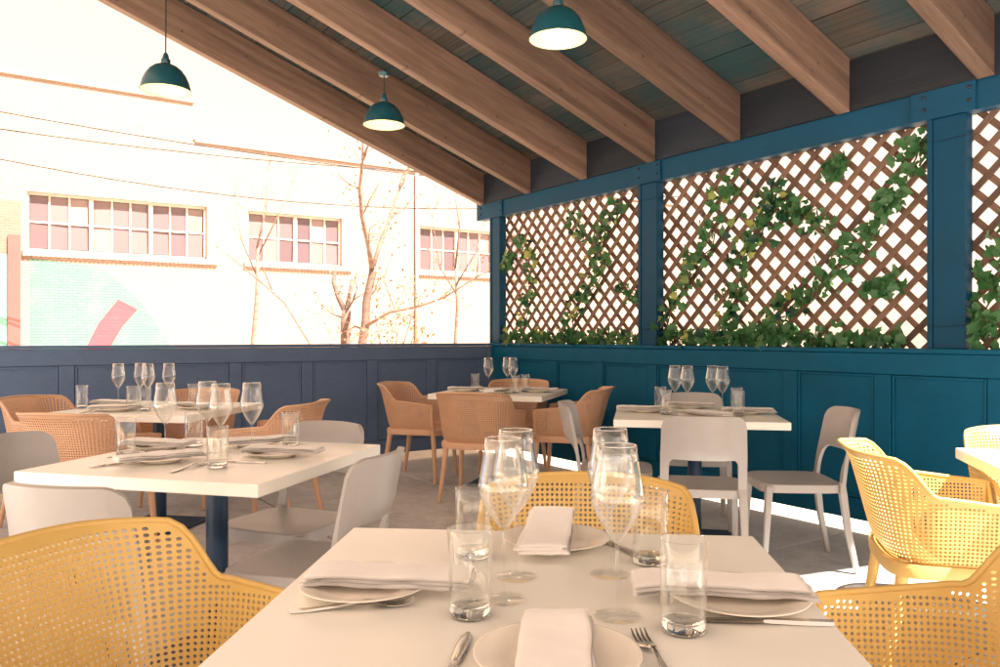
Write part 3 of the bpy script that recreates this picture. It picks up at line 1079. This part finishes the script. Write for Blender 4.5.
# ---------------------------------------------------------------- tableware
def wine_meshes():
    H = 0.275
    bowl = [(0.0035, 0.118), (0.008, 0.124), (0.016, 0.134), (0.027, 0.152), (0.037, 0.172), (0.0425, 0.187), (0.0435, 0.193), (0.042, 0.203), (0.0385, 0.225), (0.0345, 0.25), (0.0315, H)]
    inner = [(max(0.0, r - 0.0016), z + 0.0012) for r, z in bowl[:-1]] + [(0.0301, H)]
    b = MB().lathe(bowl + inner[::-1][:-1] + [(0, 0.123)], 40).mesh('bowl', smooth=True)
    stem = MB().lathe([(0.0033, 0.008), (0.0030, 0.03), (0.0030, 0.10), (0.0042, 0.118), (0, 0.121)], 14).mesh('stem', smooth=True)
    foot = MB().lathe([(0.0, 0.0015), (0.037, 0.0010), (0.0385, 0.002), (0.037, 0.003), (0.018, 0.0045), (0.007, 0.0075), (0.0033, 0.012)], 40).mesh('foot', smooth=True)
    return b, stem, foot
WB, WS, WF = wine_meshes()
GRIM = MB().tube([(0.0308 * math.cos(k * math.pi / 24), 0.0308 * math.sin(k * math.pi / 24), 0.2752) for k in range(49)], 0.0009, 6, False).mesh('lip', smooth=True)
def wine_glass(x, y, label, z=TT):
    t = empty('wine_glass', (x, y, z + 0.0005), rnd.uniform(0, 6))
    tag(t, label, 'wine glass', 'stemmed wine glasses on the tables')
    b = obj('bowl', WB, 'bowl_glass', t)
    obj('lip', GRIM, 'lip_glass', b)
    obj('stem', WS, 'bowl_glass', t)
    obj('foot', WF, 'foot_glass', t)
def tumbler_meshes():
    H = 0.142
    wall = [(0.0335, 0.012), (0.0345, 0.03), (0.0355, 0.08), (0.0365, H - 0.002), (0.0358, H), (0.0345, H - 0.002), (0.0335, 0.08), (0.0320, 0.03), (0.029, 0.022), (0.0, 0.020)]
    body = MB().lathe(wall, 40).mesh('wall', smooth=True)
    base = MB().lathe([(0, 0.0012), (0.029, 0.001), (0.0332, 0.004), (0.0334, 0.0118), (0.030, 0.0185), (0.0, 0.0175)], 40).mesh('base', smooth=True)
    return body, base
TW, TB = tumbler_meshes()
def tumbler(x, y, label, z=TT):
    t = empty('water_tumbler', (x, y, z + 0.0005), 0)
    tag(t, label, 'tumbler', 'straight water tumblers on the tables')
    obj('wall', TW, 'tumbler_glass', t)
    obj('base', TB, 'thick_glass', t)
PLATE = MB().lathe([(0, 0.003), (0.055, 0.003), (0.060, 0.001), (0.064, 0.001), (0.068, 0.006), (0.098, 0.015), (0.113, 0.0185), (0.1155, 0.0195), (0.1150, 0.0212), (0.112, 0.0208), (0.096, 0.0175), (0.071, 0.010), (0.063, 0.008), (0, 0.0075)], 56).mesh('plate', smooth=True, mat='china')
def plate(x, y, label, z=TT):
    o = obj('dinner_plate', PLATE, None, None, (x, y, z + 0.0005))
    tag(o, label, 'plate', 'white dinner plates on the tables')
def napkin_mesh(L, W, seed, lift=0.0):
    q = random.Random(seed)
    M = MB()
    zoff = 0.0
    nx, ny = 26, 10
    layers = 3
    for k in range(layers):
        l, w = L * (1 - 0.02 * k), W * (1 - 0.03 * k - q.uniform(0, 0.03))
        cx, cy = q.uniform(-.004, .004), q.uniform(-.003, .003)
        th = 0.0088 - 0.001 * k
        sk = q.uniform(-0.05, 0.05)
        top, botm = [], []
        for i in range(nx + 1):
            for j in range(ny + 1):
                u, v = -1 + 2 * i / nx, -1 + 2 * j / ny
                # gather vertices to the rim for soft rounded folds
                uu, vv = math.copysign(abs(u) ** 0.8, u), math.copysign(abs(v) ** 0.75, v)
                wob = 0.0035 * noise.noise(Vector((u * 2.5 + seed, k * 3.1, v)))
                x = uu * l / 2 + cx + 0.004 * noise.noise(Vector((v * 2, seed, k)))
                y = vv * w / 2 + cy + sk * x * 0.5 + wob
                edge = max(0.0, 1 - abs(vv) ** 6) ** 0.5
                eend = max(0.0, 1 - abs(uu) ** 24) ** 0.5
                hh = th * edge * (0.55 + 0.45 * eend)
                bend = 0.0045 * noise.noise(Vector((x * 14 + seed * 3.7, y * 9, 0.3))) + lift * max(0, uu) ** 2 - 0.010 * max(0, abs(uu) - 0.72) * (0 if lift else 1)
                mid = zoff + th / 2 + bend + 0.0015 * noise.noise(Vector((x * 40, y * 40, k + seed)))
                top.append((x, y, mid + hh / 2))
                botm.append((x, y, mid - hh / 2 - 0.0001))
        n1 = ny + 1
        fs = []
        N = len(top)
        for i in range(nx):
            for j in range(ny):
                a = i * n1 + j
                fs.append((a, a + n1, a + n1 + 1, a + 1))
                fs.append((N + a, N + a + 1, N + a + n1 + 1, N + a + n1))
        for i in range(nx):
            for j in (0, ny):
                a = i * n1 + j
                fs.append((a, a + n1, N + a + n1, N + a))
        for j in range(ny):
            for i in (0, nx):
                a = i * n1 + j
                fs.append((a, a + 1, N + a + 1, N + a))
        M.add(top + botm, fs)
        zoff += th * 0.76
    return M.mesh('napkin', smooth=True, mat='napkin_cloth')
NAPS = [napkin_mesh(0.30, 0.105, k) for k in range(4)] + [napkin_mesh(0.29, 0.105, 9, 0.02)]
def napkin(x, y, ang, label, k=0, z=TT + 0.019):
    o = obj('folded_napkin', NAPS[k], None, None, (x, y, z), (0, 0, ang))
    tag(o, label, 'napkin', 'folded white napkins on the plates')

def strip(M, pts, n=None):
    """flat metal strip: pts (x, halfwidth, z, thickness)"""
    vs, fs = [], []
    for x, w, z, t in pts:
        vs += [(x, -w, z), (x, w, z), (x, w * 0.72, z + t), (x, -w * 0.72, z + t)]
    for i in range(len(pts) - 1):
        for k in range(4):
            fs.append((i * 4 + k, i * 4 + 4 + k, i * 4 + 4 + (k + 1) % 4, i * 4 + (k + 1) % 4))
    fs += [(0, 1, 2, 3), tuple(range(len(pts) * 4 - 4, len(pts) * 4))[::-1]]
    M.add(vs, fs)
def fork_meshes():
    M = MB()
    strip(M, [(0, .006, .0005, .002), (.004, .0085, .0004, .0028), (.03, .0085, .001, .003), (.08, .0055, .005, .003), (.118, .0032, .0105, .003), (.128, .0035, .011, .0028)])
    h = M.mesh('handle', smooth=True, angle=0.8)
    M = MB()
    strip(M, [(.128, .0035, .011, .0028), (.136, .0085, .0098, .0024), (.145, .0118, .007, .0022), (.158, .0125, .004, .002)])
    for k in range(4):
        y = -.0100 + k * .00667
        vs, fs = [], []
        for x, w, z in ((.1575, .0024, .004), (.172, .0020, .0028), (.188, .0018, .0042), (.203, .0008, .010)):
            vs += [(x, y - w, z), (x, y + w, z), (x, y + w, z + .0017), (x, y - w, z + .0017)]
        for i in range(3):
            for q in range(4):
                fs.append((i * 4 + q, i * 4 + 4 + q, i * 4 + 4 + (q + 1) % 4, i * 4 + (q + 1) % 4))
        fs += [(0, 1, 2, 3), (15, 14, 13, 12)]
        M.add(vs, fs)
    return h, M.mesh('tines', smooth=True, angle=0.8)
FH, FT = fork_meshes()
def knife_meshes():
    M = MB()
    strip(M, [(0, .006, .001, .004), (.004, .009, .0005, .0055), (.05, .0085, .0005, .006), (.098, .0065, .0015, .0055), (.108, .005, .002, .004)])
    h = M.mesh('handle', smooth=True, angle=0.8)
    M = MB()
    strip(M, [(.107, .005, .0025, .0025), (.12, .0085, .0028, .0018), (.17, .0098, .003, .0015), (.205, .0085, .003, .0013), (.222, .003, .003, .001)])
    return h, M.mesh('blade', smooth=True, angle=0.8)
KH, KB = knife_meshes()
def fork(x, y, ang, label):
    t = empty('fork', (x, y, TT + 0.0005), ang)
    tag(t, label, 'fork', 'forks laid on the tables')
    obj('handle', FH, 'cutlery_steel', t)
    obj('tines', FT, 'cutlery_steel', t)
def knife(x, y, ang, label):
    t = empty('table_knife', (x, y, TT + 0.0005), ang)
    tag(t, label, 'knife', 'knives laid on the tables')
    obj('handle', KH, 'cutlery_steel', t)
    obj('blade', KB, 'cutlery_steel', t)

# foreground table
A5 = -R(5)
wine_glass(0.006, 1.350, 'wine glass in front of the left pair on the foreground table')
wine_glass(0.030, 1.475, 'wine glass behind the left pair on the foreground table')
wine_glass(0.188, 1.268, 'wine glass in front of the right pair on the foreground table')
wine_glass(0.208, 1.490, 'wine glass behind the right pair on the foreground table')
tumbler(-0.048, 1.272, 'water tumbler left of the near napkin on the foreground table')
tumbler(-0.055, 1.610, 'water tumbler behind the left wine glasses on the foreground table')
tumbler(0.280, 1.205, 'large-looking water tumbler nearest the right napkin on the foreground table')
tumbler(0.297, 1.565, 'water tumbler behind the right wine glasses on the foreground table')
plate(-0.238, 1.390, 'plate under the long napkin at the left of the foreground table')
plate(0.120, 1.700, 'plate on the far side of the foreground table')
plate(0.400, 1.325, 'plate at the right of the foreground table')
plate(0.078, 1.080, 'plate cut off by the bottom edge of the picture')
napkin(-0.195, 1.395, A5 + 0.02, 'long folded napkin at the left of the foreground table', 0)
napkin(0.100, 1.690, R(82), 'folded napkin on the far plate of the foreground table', 4)
napkin(0.375, 1.345, A5 - 0.02, 'folded napkin beside the tumblers at the right of the foreground table', 1)
napkin(0.074, 1.060, R(86), 'folded napkin lying lengthwise at the bottom of the picture', 2)
fork(-0.343, 1.288, R(10), 'fork lying before the left plate of the foreground table')
knife(0.520, 1.232, R(176), 'knife lying before the right plate of the foreground table')
fork(0.228, 0.985, R(96), 'fork with upright tines at the bottom edge of the picture')
knife(-0.075, 0.972, R(83), 'knife left of the near plate at the bottom edge')
knife(0.292, 1.58, R(112), 'knife beside the far plate of the foreground table')

# left table
A15 = -R(15)
wine_glass(-1.25, 2.95, 'leftmost wine glass on the left table')
wine_glass(-1.13, 3.05, 'rear wine glass of the close pair on the left table')
wine_glass(-1.025, 2.90, 'front wine glass of the close pair on the left table')
wine_glass(-0.93, 2.96, 'rightmost wine glass on the left table')
tumbler(-1.405, 2.965, 'leftmost tumbler on the left table')
tumbler(-1.255, 3.24, 'farthest tumbler on the left table')
tumbler(-0.967, 2.705, 'tumbler nearest the front edge of the left table')
tumbler(-0.845, 3.19, 'rightmost tumbler on the left table')
plate(-1.215, 2.83, 'plate at the front of the left table')
plate(-0.835, 2.96, 'plate at the right of the left table')
plate(-1.01, 3.24, 'plate at the far side of the left table')
plate(-1.36, 3.15, 'plate at the left side of the left table')
napkin(-1.205, 2.80, R(38), 'napkin on the front plate of the left table', 3)
napkin(-0.815, 2.96, R(-8), 'napkin on the right plate of the left table', 1)
napkin(-0.99, 3.24, R(30), 'napkin on the far plate of the left table', 2)
napkin(-1.37, 3.16, R(-12), 'napkin on the leftmost plate of the left table', 0)
knife(-1.41, 2.71, R(40), 'knife left of the front plate on the left table')
fork(-1.085, 2.60, R(75), 'fork right of the front plate on the left table')
knife(-0.83, 2.80, R(170), 'knife before the right plate of the left table')
fork(-1.46, 2.93, R(35), 'fork by the leftmost plate of the left table')

# rear left table
wine_glass(-2.44, 5.05, 'leftmost wine glass on the rear left table')
wine_glass(-2.33, 5.12, 'second wine glass from the left on the rear left table')
wine_glass(-2.22, 4.98, 'third wine glass from the left on the rear left table')
wine_glass(-2.13, 5.08, 'rightmost wine glass on the rear left table')
tumbler(-2.62, 4.95, 'leftmost tumbler on the rear left table')
tumbler(-2.27, 4.88, 'tumbler under the wine glasses of the rear left table')
tumbler(-2.14, 4.76, 'front tumbler on the rear left table')
tumbler(-1.98, 5.10, 'rightmost tumbler on the rear left table')
plate(-2.31, 4.76, 'plate at the front of the rear left table')
plate(-2.47, 5.12, 'plate at the left of the rear left table')
plate(-1.88, 4.90, 'plate at the right of the rear left table')
napkin(-2.32, 4.76, R(15), 'napkin on the front plate of the rear left table', 2)
napkin(-2.50, 5.12, R(-10), 'napkin on the left plate of the rear left table', 0)
napkin(-1.88, 4.90, R(-20), 'napkin on the right plate of the rear left table', 1)
fork(-2.46, 4.62, R(80), 'fork on the rear left table')

# corner table
wine_glass(-0.095, 6.42, 'leftmost wine glass on the corner table')
wine_glass(0.060, 6.50, 'middle wine glass on the corner table')
wine_glass(0.105, 6.40, 'rightmost wine glass on the corner table')
tumbler(-0.205, 6.50, 'left tumbler on the corner table')
tumbler(0.120, 6.24, 'nearer of the two right tumblers on the corner table')
tumbler(0.205, 6.40, 'farther of the two right tumblers on the corner table')
plate(-0.29, 6.46, 'plate at the left of the corner table')
plate(-0.03, 6.22, 'plate at the front of the corner table')
plate(0.30, 6.36, 'plate at the right of the corner table')
napkin(-0.28, 6.46, R(5), 'napkin at the left of the corner table', 1)
napkin(-0.03, 6.22, R(65), 'napkin at the front of the corner table', 3)
napkin(0.32, 6.36, R(-10), 'napkin at the right of the corner table', 0)

# table by the teal wall
wine_glass(1.045, 4.72, 'first wine glass from the left on the table by the teal wall')
wine_glass(1.105, 4.66, 'second wine glass from the left on the table by the teal wall')
wine_glass(1.255, 4.66, 'third wine glass from the left on the table by the teal wall')
wine_glass(1.290, 4.58, 'rightmost wine glass on the table by the teal wall')
tumbler(0.980, 4.83, 'farther of the left tumblers on the table by the teal wall')
tumbler(0.955, 4.56, 'nearer of the left tumblers on the table by the teal wall')
tumbler(1.345, 4.46, 'nearer of the right tumblers on the table by the teal wall')
tumbler(1.42, 4.74, 'farther of the right tumblers on the table by the teal wall')
plate(0.86, 4.70, 'plate at the left of the table by the teal wall')
plate(1.10, 4.36, 'plate at the front of the table by the teal wall')
plate(1.42, 4.58, 'plate at the right of the table by the teal wall')
plate(1.19, 4.94, 'plate at the far side of the table by the teal wall')
napkin(0.84, 4.69, R(-6), 'napkin at the left of the table by the teal wall', 2)
napkin(1.14, 4.38, R(-50), 'napkin at the front of the table by the teal wall', 3)
napkin(1.43, 4.55, R(-12), 'napkin at the right of the table by the teal wall', 1)
napkin(1.19, 4.94, R(-12), 'napkin at the far side of the table by the teal wall', 0)
fork(1.21, 4.24, R(75), 'fork at the front of the table by the teal wall')

# table at the right edge
plate(2.10, 2.86, 'plate on the sunlit table at the right edge')
napkin(1.98, 2.80, R(-60), 'napkin on the sunlit table at the right edge', 2)

# ---------------------------------------------------------------- building across the yard
FX, FY = CX - 17.6 * 0.561, CY + 17.6 * 0.828
RF = math.atan2(0.561, 0.828)               # local x along facade (w), local -y towards us
bd = empty('brick_building', (FX, FY, -0.03), RF)
tag(bd, 'pale painted brick building with industrial windows across the yard', 'building')
Z0, Z1 = 3.53, 5.11
wins = [(-3.16, 1.46, 3), (2.68, 5.75, 2), (8.67, 13.3, 3)]
W = MB()
W.box(-14, 22, 0, 6, 0, Z0)
edges_ = [-14.0] + [q for w in wins for q in w[:2]] + [22.0]
for k in range(0, len(edges_), 2):
    W.box(edges_[k], edges_[k + 1], 0, 6, Z0, Z1)
W.box(-14, 22, 0.0, 6, Z1, 7.0)
W.box(-14, 1.05, 0.0, 6, 7.0, 8.15)
obj('wall', W.mesh('wall'), 'cream_brick', bd)
C_ = MB()
C_.box(-14, 1.12, -0.07, 0.3, 8.15, 8.27)
obj('coping', C_.mesh('coping'), 'coping', bd)
obj('coping', MB().box(1.12, 22, -0.07, 0.3, 7.0, 7.1).mesh('coping'), 'coping', bd)
pane_me = UNIT.copy()
for (a, b, n) in wins:
    wd = obj('window', MB().box(a, b, 0.28, 0.30, Z0, Z1).mesh('window'), 'window_frame', bd)
    fr = MB()
    fr.box(a, b, 0.12, 0.27, Z0, Z0 + 0.06); fr.box(a, b, 0.12, 0.27, Z1 - 0.07, Z1)
    sw = (b - a) / n
    for k in range(n + 1):
        x = a + k * sw
        fr.box(max(a, x - 0.055), min(b, x + 0.055), 0.10, 0.268, Z0 + 0.06, Z1 - 0.07)
    obj('frame', fr.mesh('frame'), 'window_frame', wd)
    for k in range(n):
        for i in range(3):
            cw = (sw - 0.11) / 3
            x0 = a + k * sw + 0.055 + i * cw
            for j in range(2):
                ch = (Z1 - Z0 - 0.13) / 2
                z0 = Z0 + 0.06 + j * ch
                obj('pane', pane_me, 'window_glass', wd, (x0 + cw / 2, 0.2 + rnd.uniform(-.004, .004), z0 + ch / 2), (rnd.uniform(-.05, .05), 0, rnd.uniform(-.05, .05)), (cw - 0.05, 0.012, ch - 0.05))
            if i: obj('mullion', UNIT, 'window_frame', wd, (x0, 0.18, (Z0 + Z1) / 2), (0, 0, 0), (0.045, 0.06, Z1 - Z0 - 0.14))
        obj('transom', UNIT, 'window_frame', wd, (a + (k + .5) * sw, 0.185, Z0 + 0.06 + (Z1 - Z0 - 0.13) / 2), (0, 0, 0), (sw - 0.12, 0.05, 0.045))
    sl = obj('sill', MB().box(a - 0.12, b + 0.3, -0.06, 0.12, Z0 - 0.14, Z0 - 0.001).mesh('sill'), 'coping', bd)
    k = a - 0.12
    while k < b + 0.2:
        obj('sill_brick', UNIT, 'sill_brick', sl, (k + 0.05, -0.02, Z0 - 0.075), (rnd.uniform(-.03, .03), 0, 0), (0.092, 0.13, 0.16))
        k += 0.112
# painted mural on the wall: flat paint with its own outline
obj('mural_patch', MB().prism([(-3.1, 0.0), (0.95, 0.0), (0.42, 1.0), (-0.35, 2.2), (-0.9, 2.75), (-1.5, 3.2), (-3.1, 3.3)], 'y', -0.006, 0.0).mesh('mural_patch'), 'mint_brick', bd)
arc_o = [(-2.05 + 0.0, 0.2), (-1.71, 1.03), (-1.45, 1.6), (-0.95, 2.28), (-0.45, 2.0), (-0.85, 1.5), (-1.11, 1.02), (-1.3, 0.2)]
obj('mural_stroke', MB().prism(arc_o, 'y', -0.012, -0.0062).mesh('mural_stroke'), 'pink_brick', bd)
obj('mural_stroke', MB().prism([(2.9, 0.4), (3.3, 0.6), (3.75, 1.2), (3.85, 2.0), (3.6, 2.4), (3.55, 2.3), (3.68, 1.9), (3.55, 1.3), (3.2, 0.8), (2.9, 0.55)], 'y', -0.006, 0.0).mesh('mural_stroke'), 'sill_brick', bd)
obj('downpipe', MB().tube([(8.5, -0.08, 0), (8.5, -0.08, 6.9)], 0.06, 8).mesh('downpipe', smooth=True), 'coping', bd)

an = empty('brick_annex', (FX, FY, -0.03), RF)
tag(an, 'low salmon brick annex with a mint gate at the left edge', 'building')
obj('wall', MB().box(-9.0, -3.34, -0.5, -0.01, 0, 4.75).mesh('wall'), 'salmon_brick', an)
obj('pilaster', MB().box(-3.62, -3.34, -0.58, -0.502, 0, 3.85).mesh('pilaster'), 'salmon_trim', an)
gt = obj('gate', MB().box(-6.4, -3.63, -0.54, -0.502, 0, 3.35).mesh('gate'), 'mint_trim', an)
for x in (-6.1, -5.2, -4.4, -3.95):
    obj('rail', MB().box(x, x + 0.1, -0.57, -0.541, 0.3, 3.1).mesh('rail'), 'salmon_trim', gt)
obj('rail', MB().box(-6.3, -3.7, -0.569, -0.541, 0.18, 0.29).mesh('rail'), 'salmon_trim', gt)

# ---------------------------------------------------------------- bare trees behind the back wall
def px(base, x, y, k):
    return (base[0] + x * k, base[1], 1.2 + y * k)
def branches(M, start, direction, length, rad, depth, q, curl=0.25):
    n = 5
    pts, rr = [Vector(start)], [rad]
    dv = Vector(direction).normalized()
    for i in range(n):
        dv = (dv + Vector((q.gauss(0, curl), q.gauss(0, curl), q.gauss(0.05, curl * 0.8)))).normalized()
        pts.append(pts[-1] + dv * length / n)
        rr.append(rad * (1 - 0.75 * (i + 1) / n))
    M.tube(pts, rr, 5 if rad < 0.02 else 7)
    tips = [pts[-1]]
    if depth > 0:
        for _ in range(q.randint(2, 4)):
            i = q.randint(1, n)
            d2 = (dv + Vector((q.gauss(0, 0.8), q.gauss(0, 0.8), q.gauss(0.15, 0.6)))).normalized()
            tips += branches(M, pts[i], d2, length * q.uniform(0.4, 0.7), max(0.004, rr[i] * 0.6), depth - 1, q, curl)
    return tips
def leaf_cloud(pts, n, spread, size, q):
    M = MB()
    for _ in range(n):
        p = Vector(q.choice(pts)) + Vector((q.gauss(0, spread), q.gauss(0, spread), q.gauss(0, spread)))
        a = Vector((q.gauss(0, 1), q.gauss(0, 1), q.gauss(0, 1))).normalized()
        b = a.orthogonal().normalized()
        s = size * q.uniform(0.6, 1.3)
        M.add([p, p + a * s * 0.5 + b * s * 0.3, p + a * s, p + a * s * 0.5 - b * s * 0.3], [(0, 1, 2, 3)])
    return M
def tree(name, base, k, trunk, limbs, seed, label, leaf_n=0, twig=0.9):
    """trunk and limbs are outlines in tree units (k metres each), x sideways and z above eye level"""
    q = random.Random(seed)
    t = empty(name, (base[0], base[1], -0.03))
    tag(t, label, 'tree', 'bare trees beyond the half wall')
    def cv(pts, dy=0.0):
        out = []
        for i, (x, z) in enumerate(pts):
            out.append(Vector((x * k, dy * i + q.uniform(-.06, .06), 1.23 + z * k)))
        return out
    tp = cv(trunk[0])
    tp = [Vector((tp[0].x * 0.9, 0, 0))] + tp
    n = len(tp)
    r0, r1 = trunk[1]
    obj('trunk', MB().tube(tp, [0.75 * (r0 + (r1 - r0) * i / (n - 1)) for i in range(n)], 10).mesh('trunk', smooth=True), 'bark', t)
    M = MB()
    tips = []
    for pts, ra_, rb2, dp in limbs:
        lp = cv(pts, q.uniform(-0.25, 0.25))
        nn = len(lp)
        M.tube(lp, [0.72 * (ra_ + (rb2 - ra_) * i / max(1, nn - 1)) for i in range(nn)], 7)
        for i in range(1, nn):
            for _ in range(dp):
                dv = (lp[i] - lp[i - 1]).normalized() + Vector((q.gauss(0, .7), q.gauss(0, .7), q.gauss(0.2, .5)))
                tips += branches(M, lp[i], dv, twig * q.uniform(0.4, 1.0), max(0.006, rb2 * 0.8), 1, q)
        tips.append(lp[-1])
    cr = obj('crown', M.mesh('crown', smooth=True), 'bark', t)
    if leaf_n:
        lo = obj('foliage', leaf_cloud(tips, leaf_n, 0.10, 0.07, q).mesh('foliage'), 'dry_leaf', cr)
        tag(lo, kind='stuff')
    return t
tree('bare_tree', (-2.40, 14.0), 0.0177,
     ([(-2, -8), (1, 14), (2, 34), (8, 64), (8, 70)], (0.11, 0.085)),
     [([(8, 68), (6, 88), (2, 116), (2, 140), (6, 165), (9, 180)], 0.07, 0.02, 2),
      ([(8, 68), (13, 92), (22, 118), (30, 150), (38, 172), (46, 185)], 0.06, 0.015, 2),
      ([(2, 38), (10, 46), (18, 58), (24, 40), (32, 20)], 0.035, 0.01, 1),
      ([(2, 10), (24, 24), (56, 30), (80, 38), (112, 58), (150, 78)], 0.045, 0.012, 2),
      ([(0, 6), (-10, 10), (-24, 4)], 0.03, 0.01, 1)], 3,
     'reddish bare tree with a forked trunk beyond the half wall', 260)
tree('bare_tree', (-2.86, 14.6), 0.0185,
     ([(0, -6), (0, 14), (1, 26)], (0.13, 0.11)),
     [([(0, 24), (-10, 40), (-16, 56), (-18, 66)], 0.075, 0.05, 0),
      ([(1, 26), (2, 44), (3, 58)], 0.06, 0.045, 0),
      ([(1, 24), (8, 36), (12, 48)], 0.035, 0.015, 1),
      ([(0, 18), (-14, 22), (-26, 30)], 0.025, 0.008, 1)], 5,
     'short lopped tree with cut stub branches beyond the half wall', 60, 0.6)
tree('leaning_sapling', (-3.0, 13.0), 0.0165,
     ([(-8, -6), (-34, 34), (-58, 56)], (0.028, 0.02)),
     [([(-58, 56), (-82, 74), (-104, 90)], 0.018, 0.006, 1), ([(-46, 46), (-60, 84), (-70, 122)], 0.014, 0.005, 1)], 8,
     'thin leaning sapling left of the lopped tree', 0, 0.5)
tree('bare_tree', (-0.9, 16.0), 0.0203,
     ([(0, -6), (2, 30), (0, 70)], (0.06, 0.04)),
     [([(0, 70), (4, 110), (-2, 150)], 0.035, 0.01, 2), ([(0, 50), (20, 84), (30, 120)], 0.025, 0.008, 2), ([(2, 40), (-16, 70), (-24, 120)], 0.025, 0.008, 2)], 11,
     'slender bare tree close beside the corner post', 80)
tree('bare_tree', (-5.3, 17.0), 0.0215,
     ([(0, -6), (3, 40), (4, 90)], (0.07, 0.05)),
     [([(4, 90), (10, 130), (8, 170)], 0.035, 0.01, 2), ([(3, 60), (-12, 96), (-20, 140)], 0.03, 0.008, 2), ([(4, 80), (22, 120), (36, 150)], 0.028, 0.008, 2)], 14,
     'pale bare tree in front of the second window of the building', 0)
# low shrub with dry leaves
sb = empty('dry_shrub', (-1.85, 13.2, -0.03))
tag(sb, 'low shrub with brown dry leaves right of the forked tree', 'shrub')
q = random.Random(21)
M = MB()
tips = []
for _ in range(9):
    tips += branches(M, (q.gauss(0, .1), q.gauss(0, .1), 0), (q.gauss(0, .3), q.gauss(0, .3), 1), q.uniform(1.2, 1.8), 0.018, 2, q, 0.2)
cw = obj('stems', M.mesh('stems', smooth=True), 'bark', sb)
tag(obj('foliage', leaf_cloud(tips, 420, 0.07, 0.075, q).mesh('foliage'), 'dry_leaf', cw), kind='stuff')

# ---------------------------------------------------------------- overhead cables
def cable(a, b, sag, label):
    a, b = Vector(a), Vector(b)
    pts = [a.lerp(b, i / 24) - Vector((0, 0, sag * 4 * (i / 24) * (1 - i / 24))) for i in range(25)]
    o = obj('overhead_cable', MB().tube(pts, 0.014, 5).mesh('overhead_cable', smooth=True), 'cable_black')
    tag(o, label, 'cable', 'overhead cables across the yard')
cable((-16.0, 16.0, 6.9), (6.0, 25.0, 5.6), 0.5, 'overhead cable running highest across the pale building')
cable((-16.0, 16.0, 6.35), (6.0, 26.0, 6.6), 0.7, 'middle overhead cable crossing just above the windows')
cable((-16.0, 16.2, 6.2), (2.0, 24.0, 5.2), 0.9, 'lowest overhead cable sagging towards the window tops')
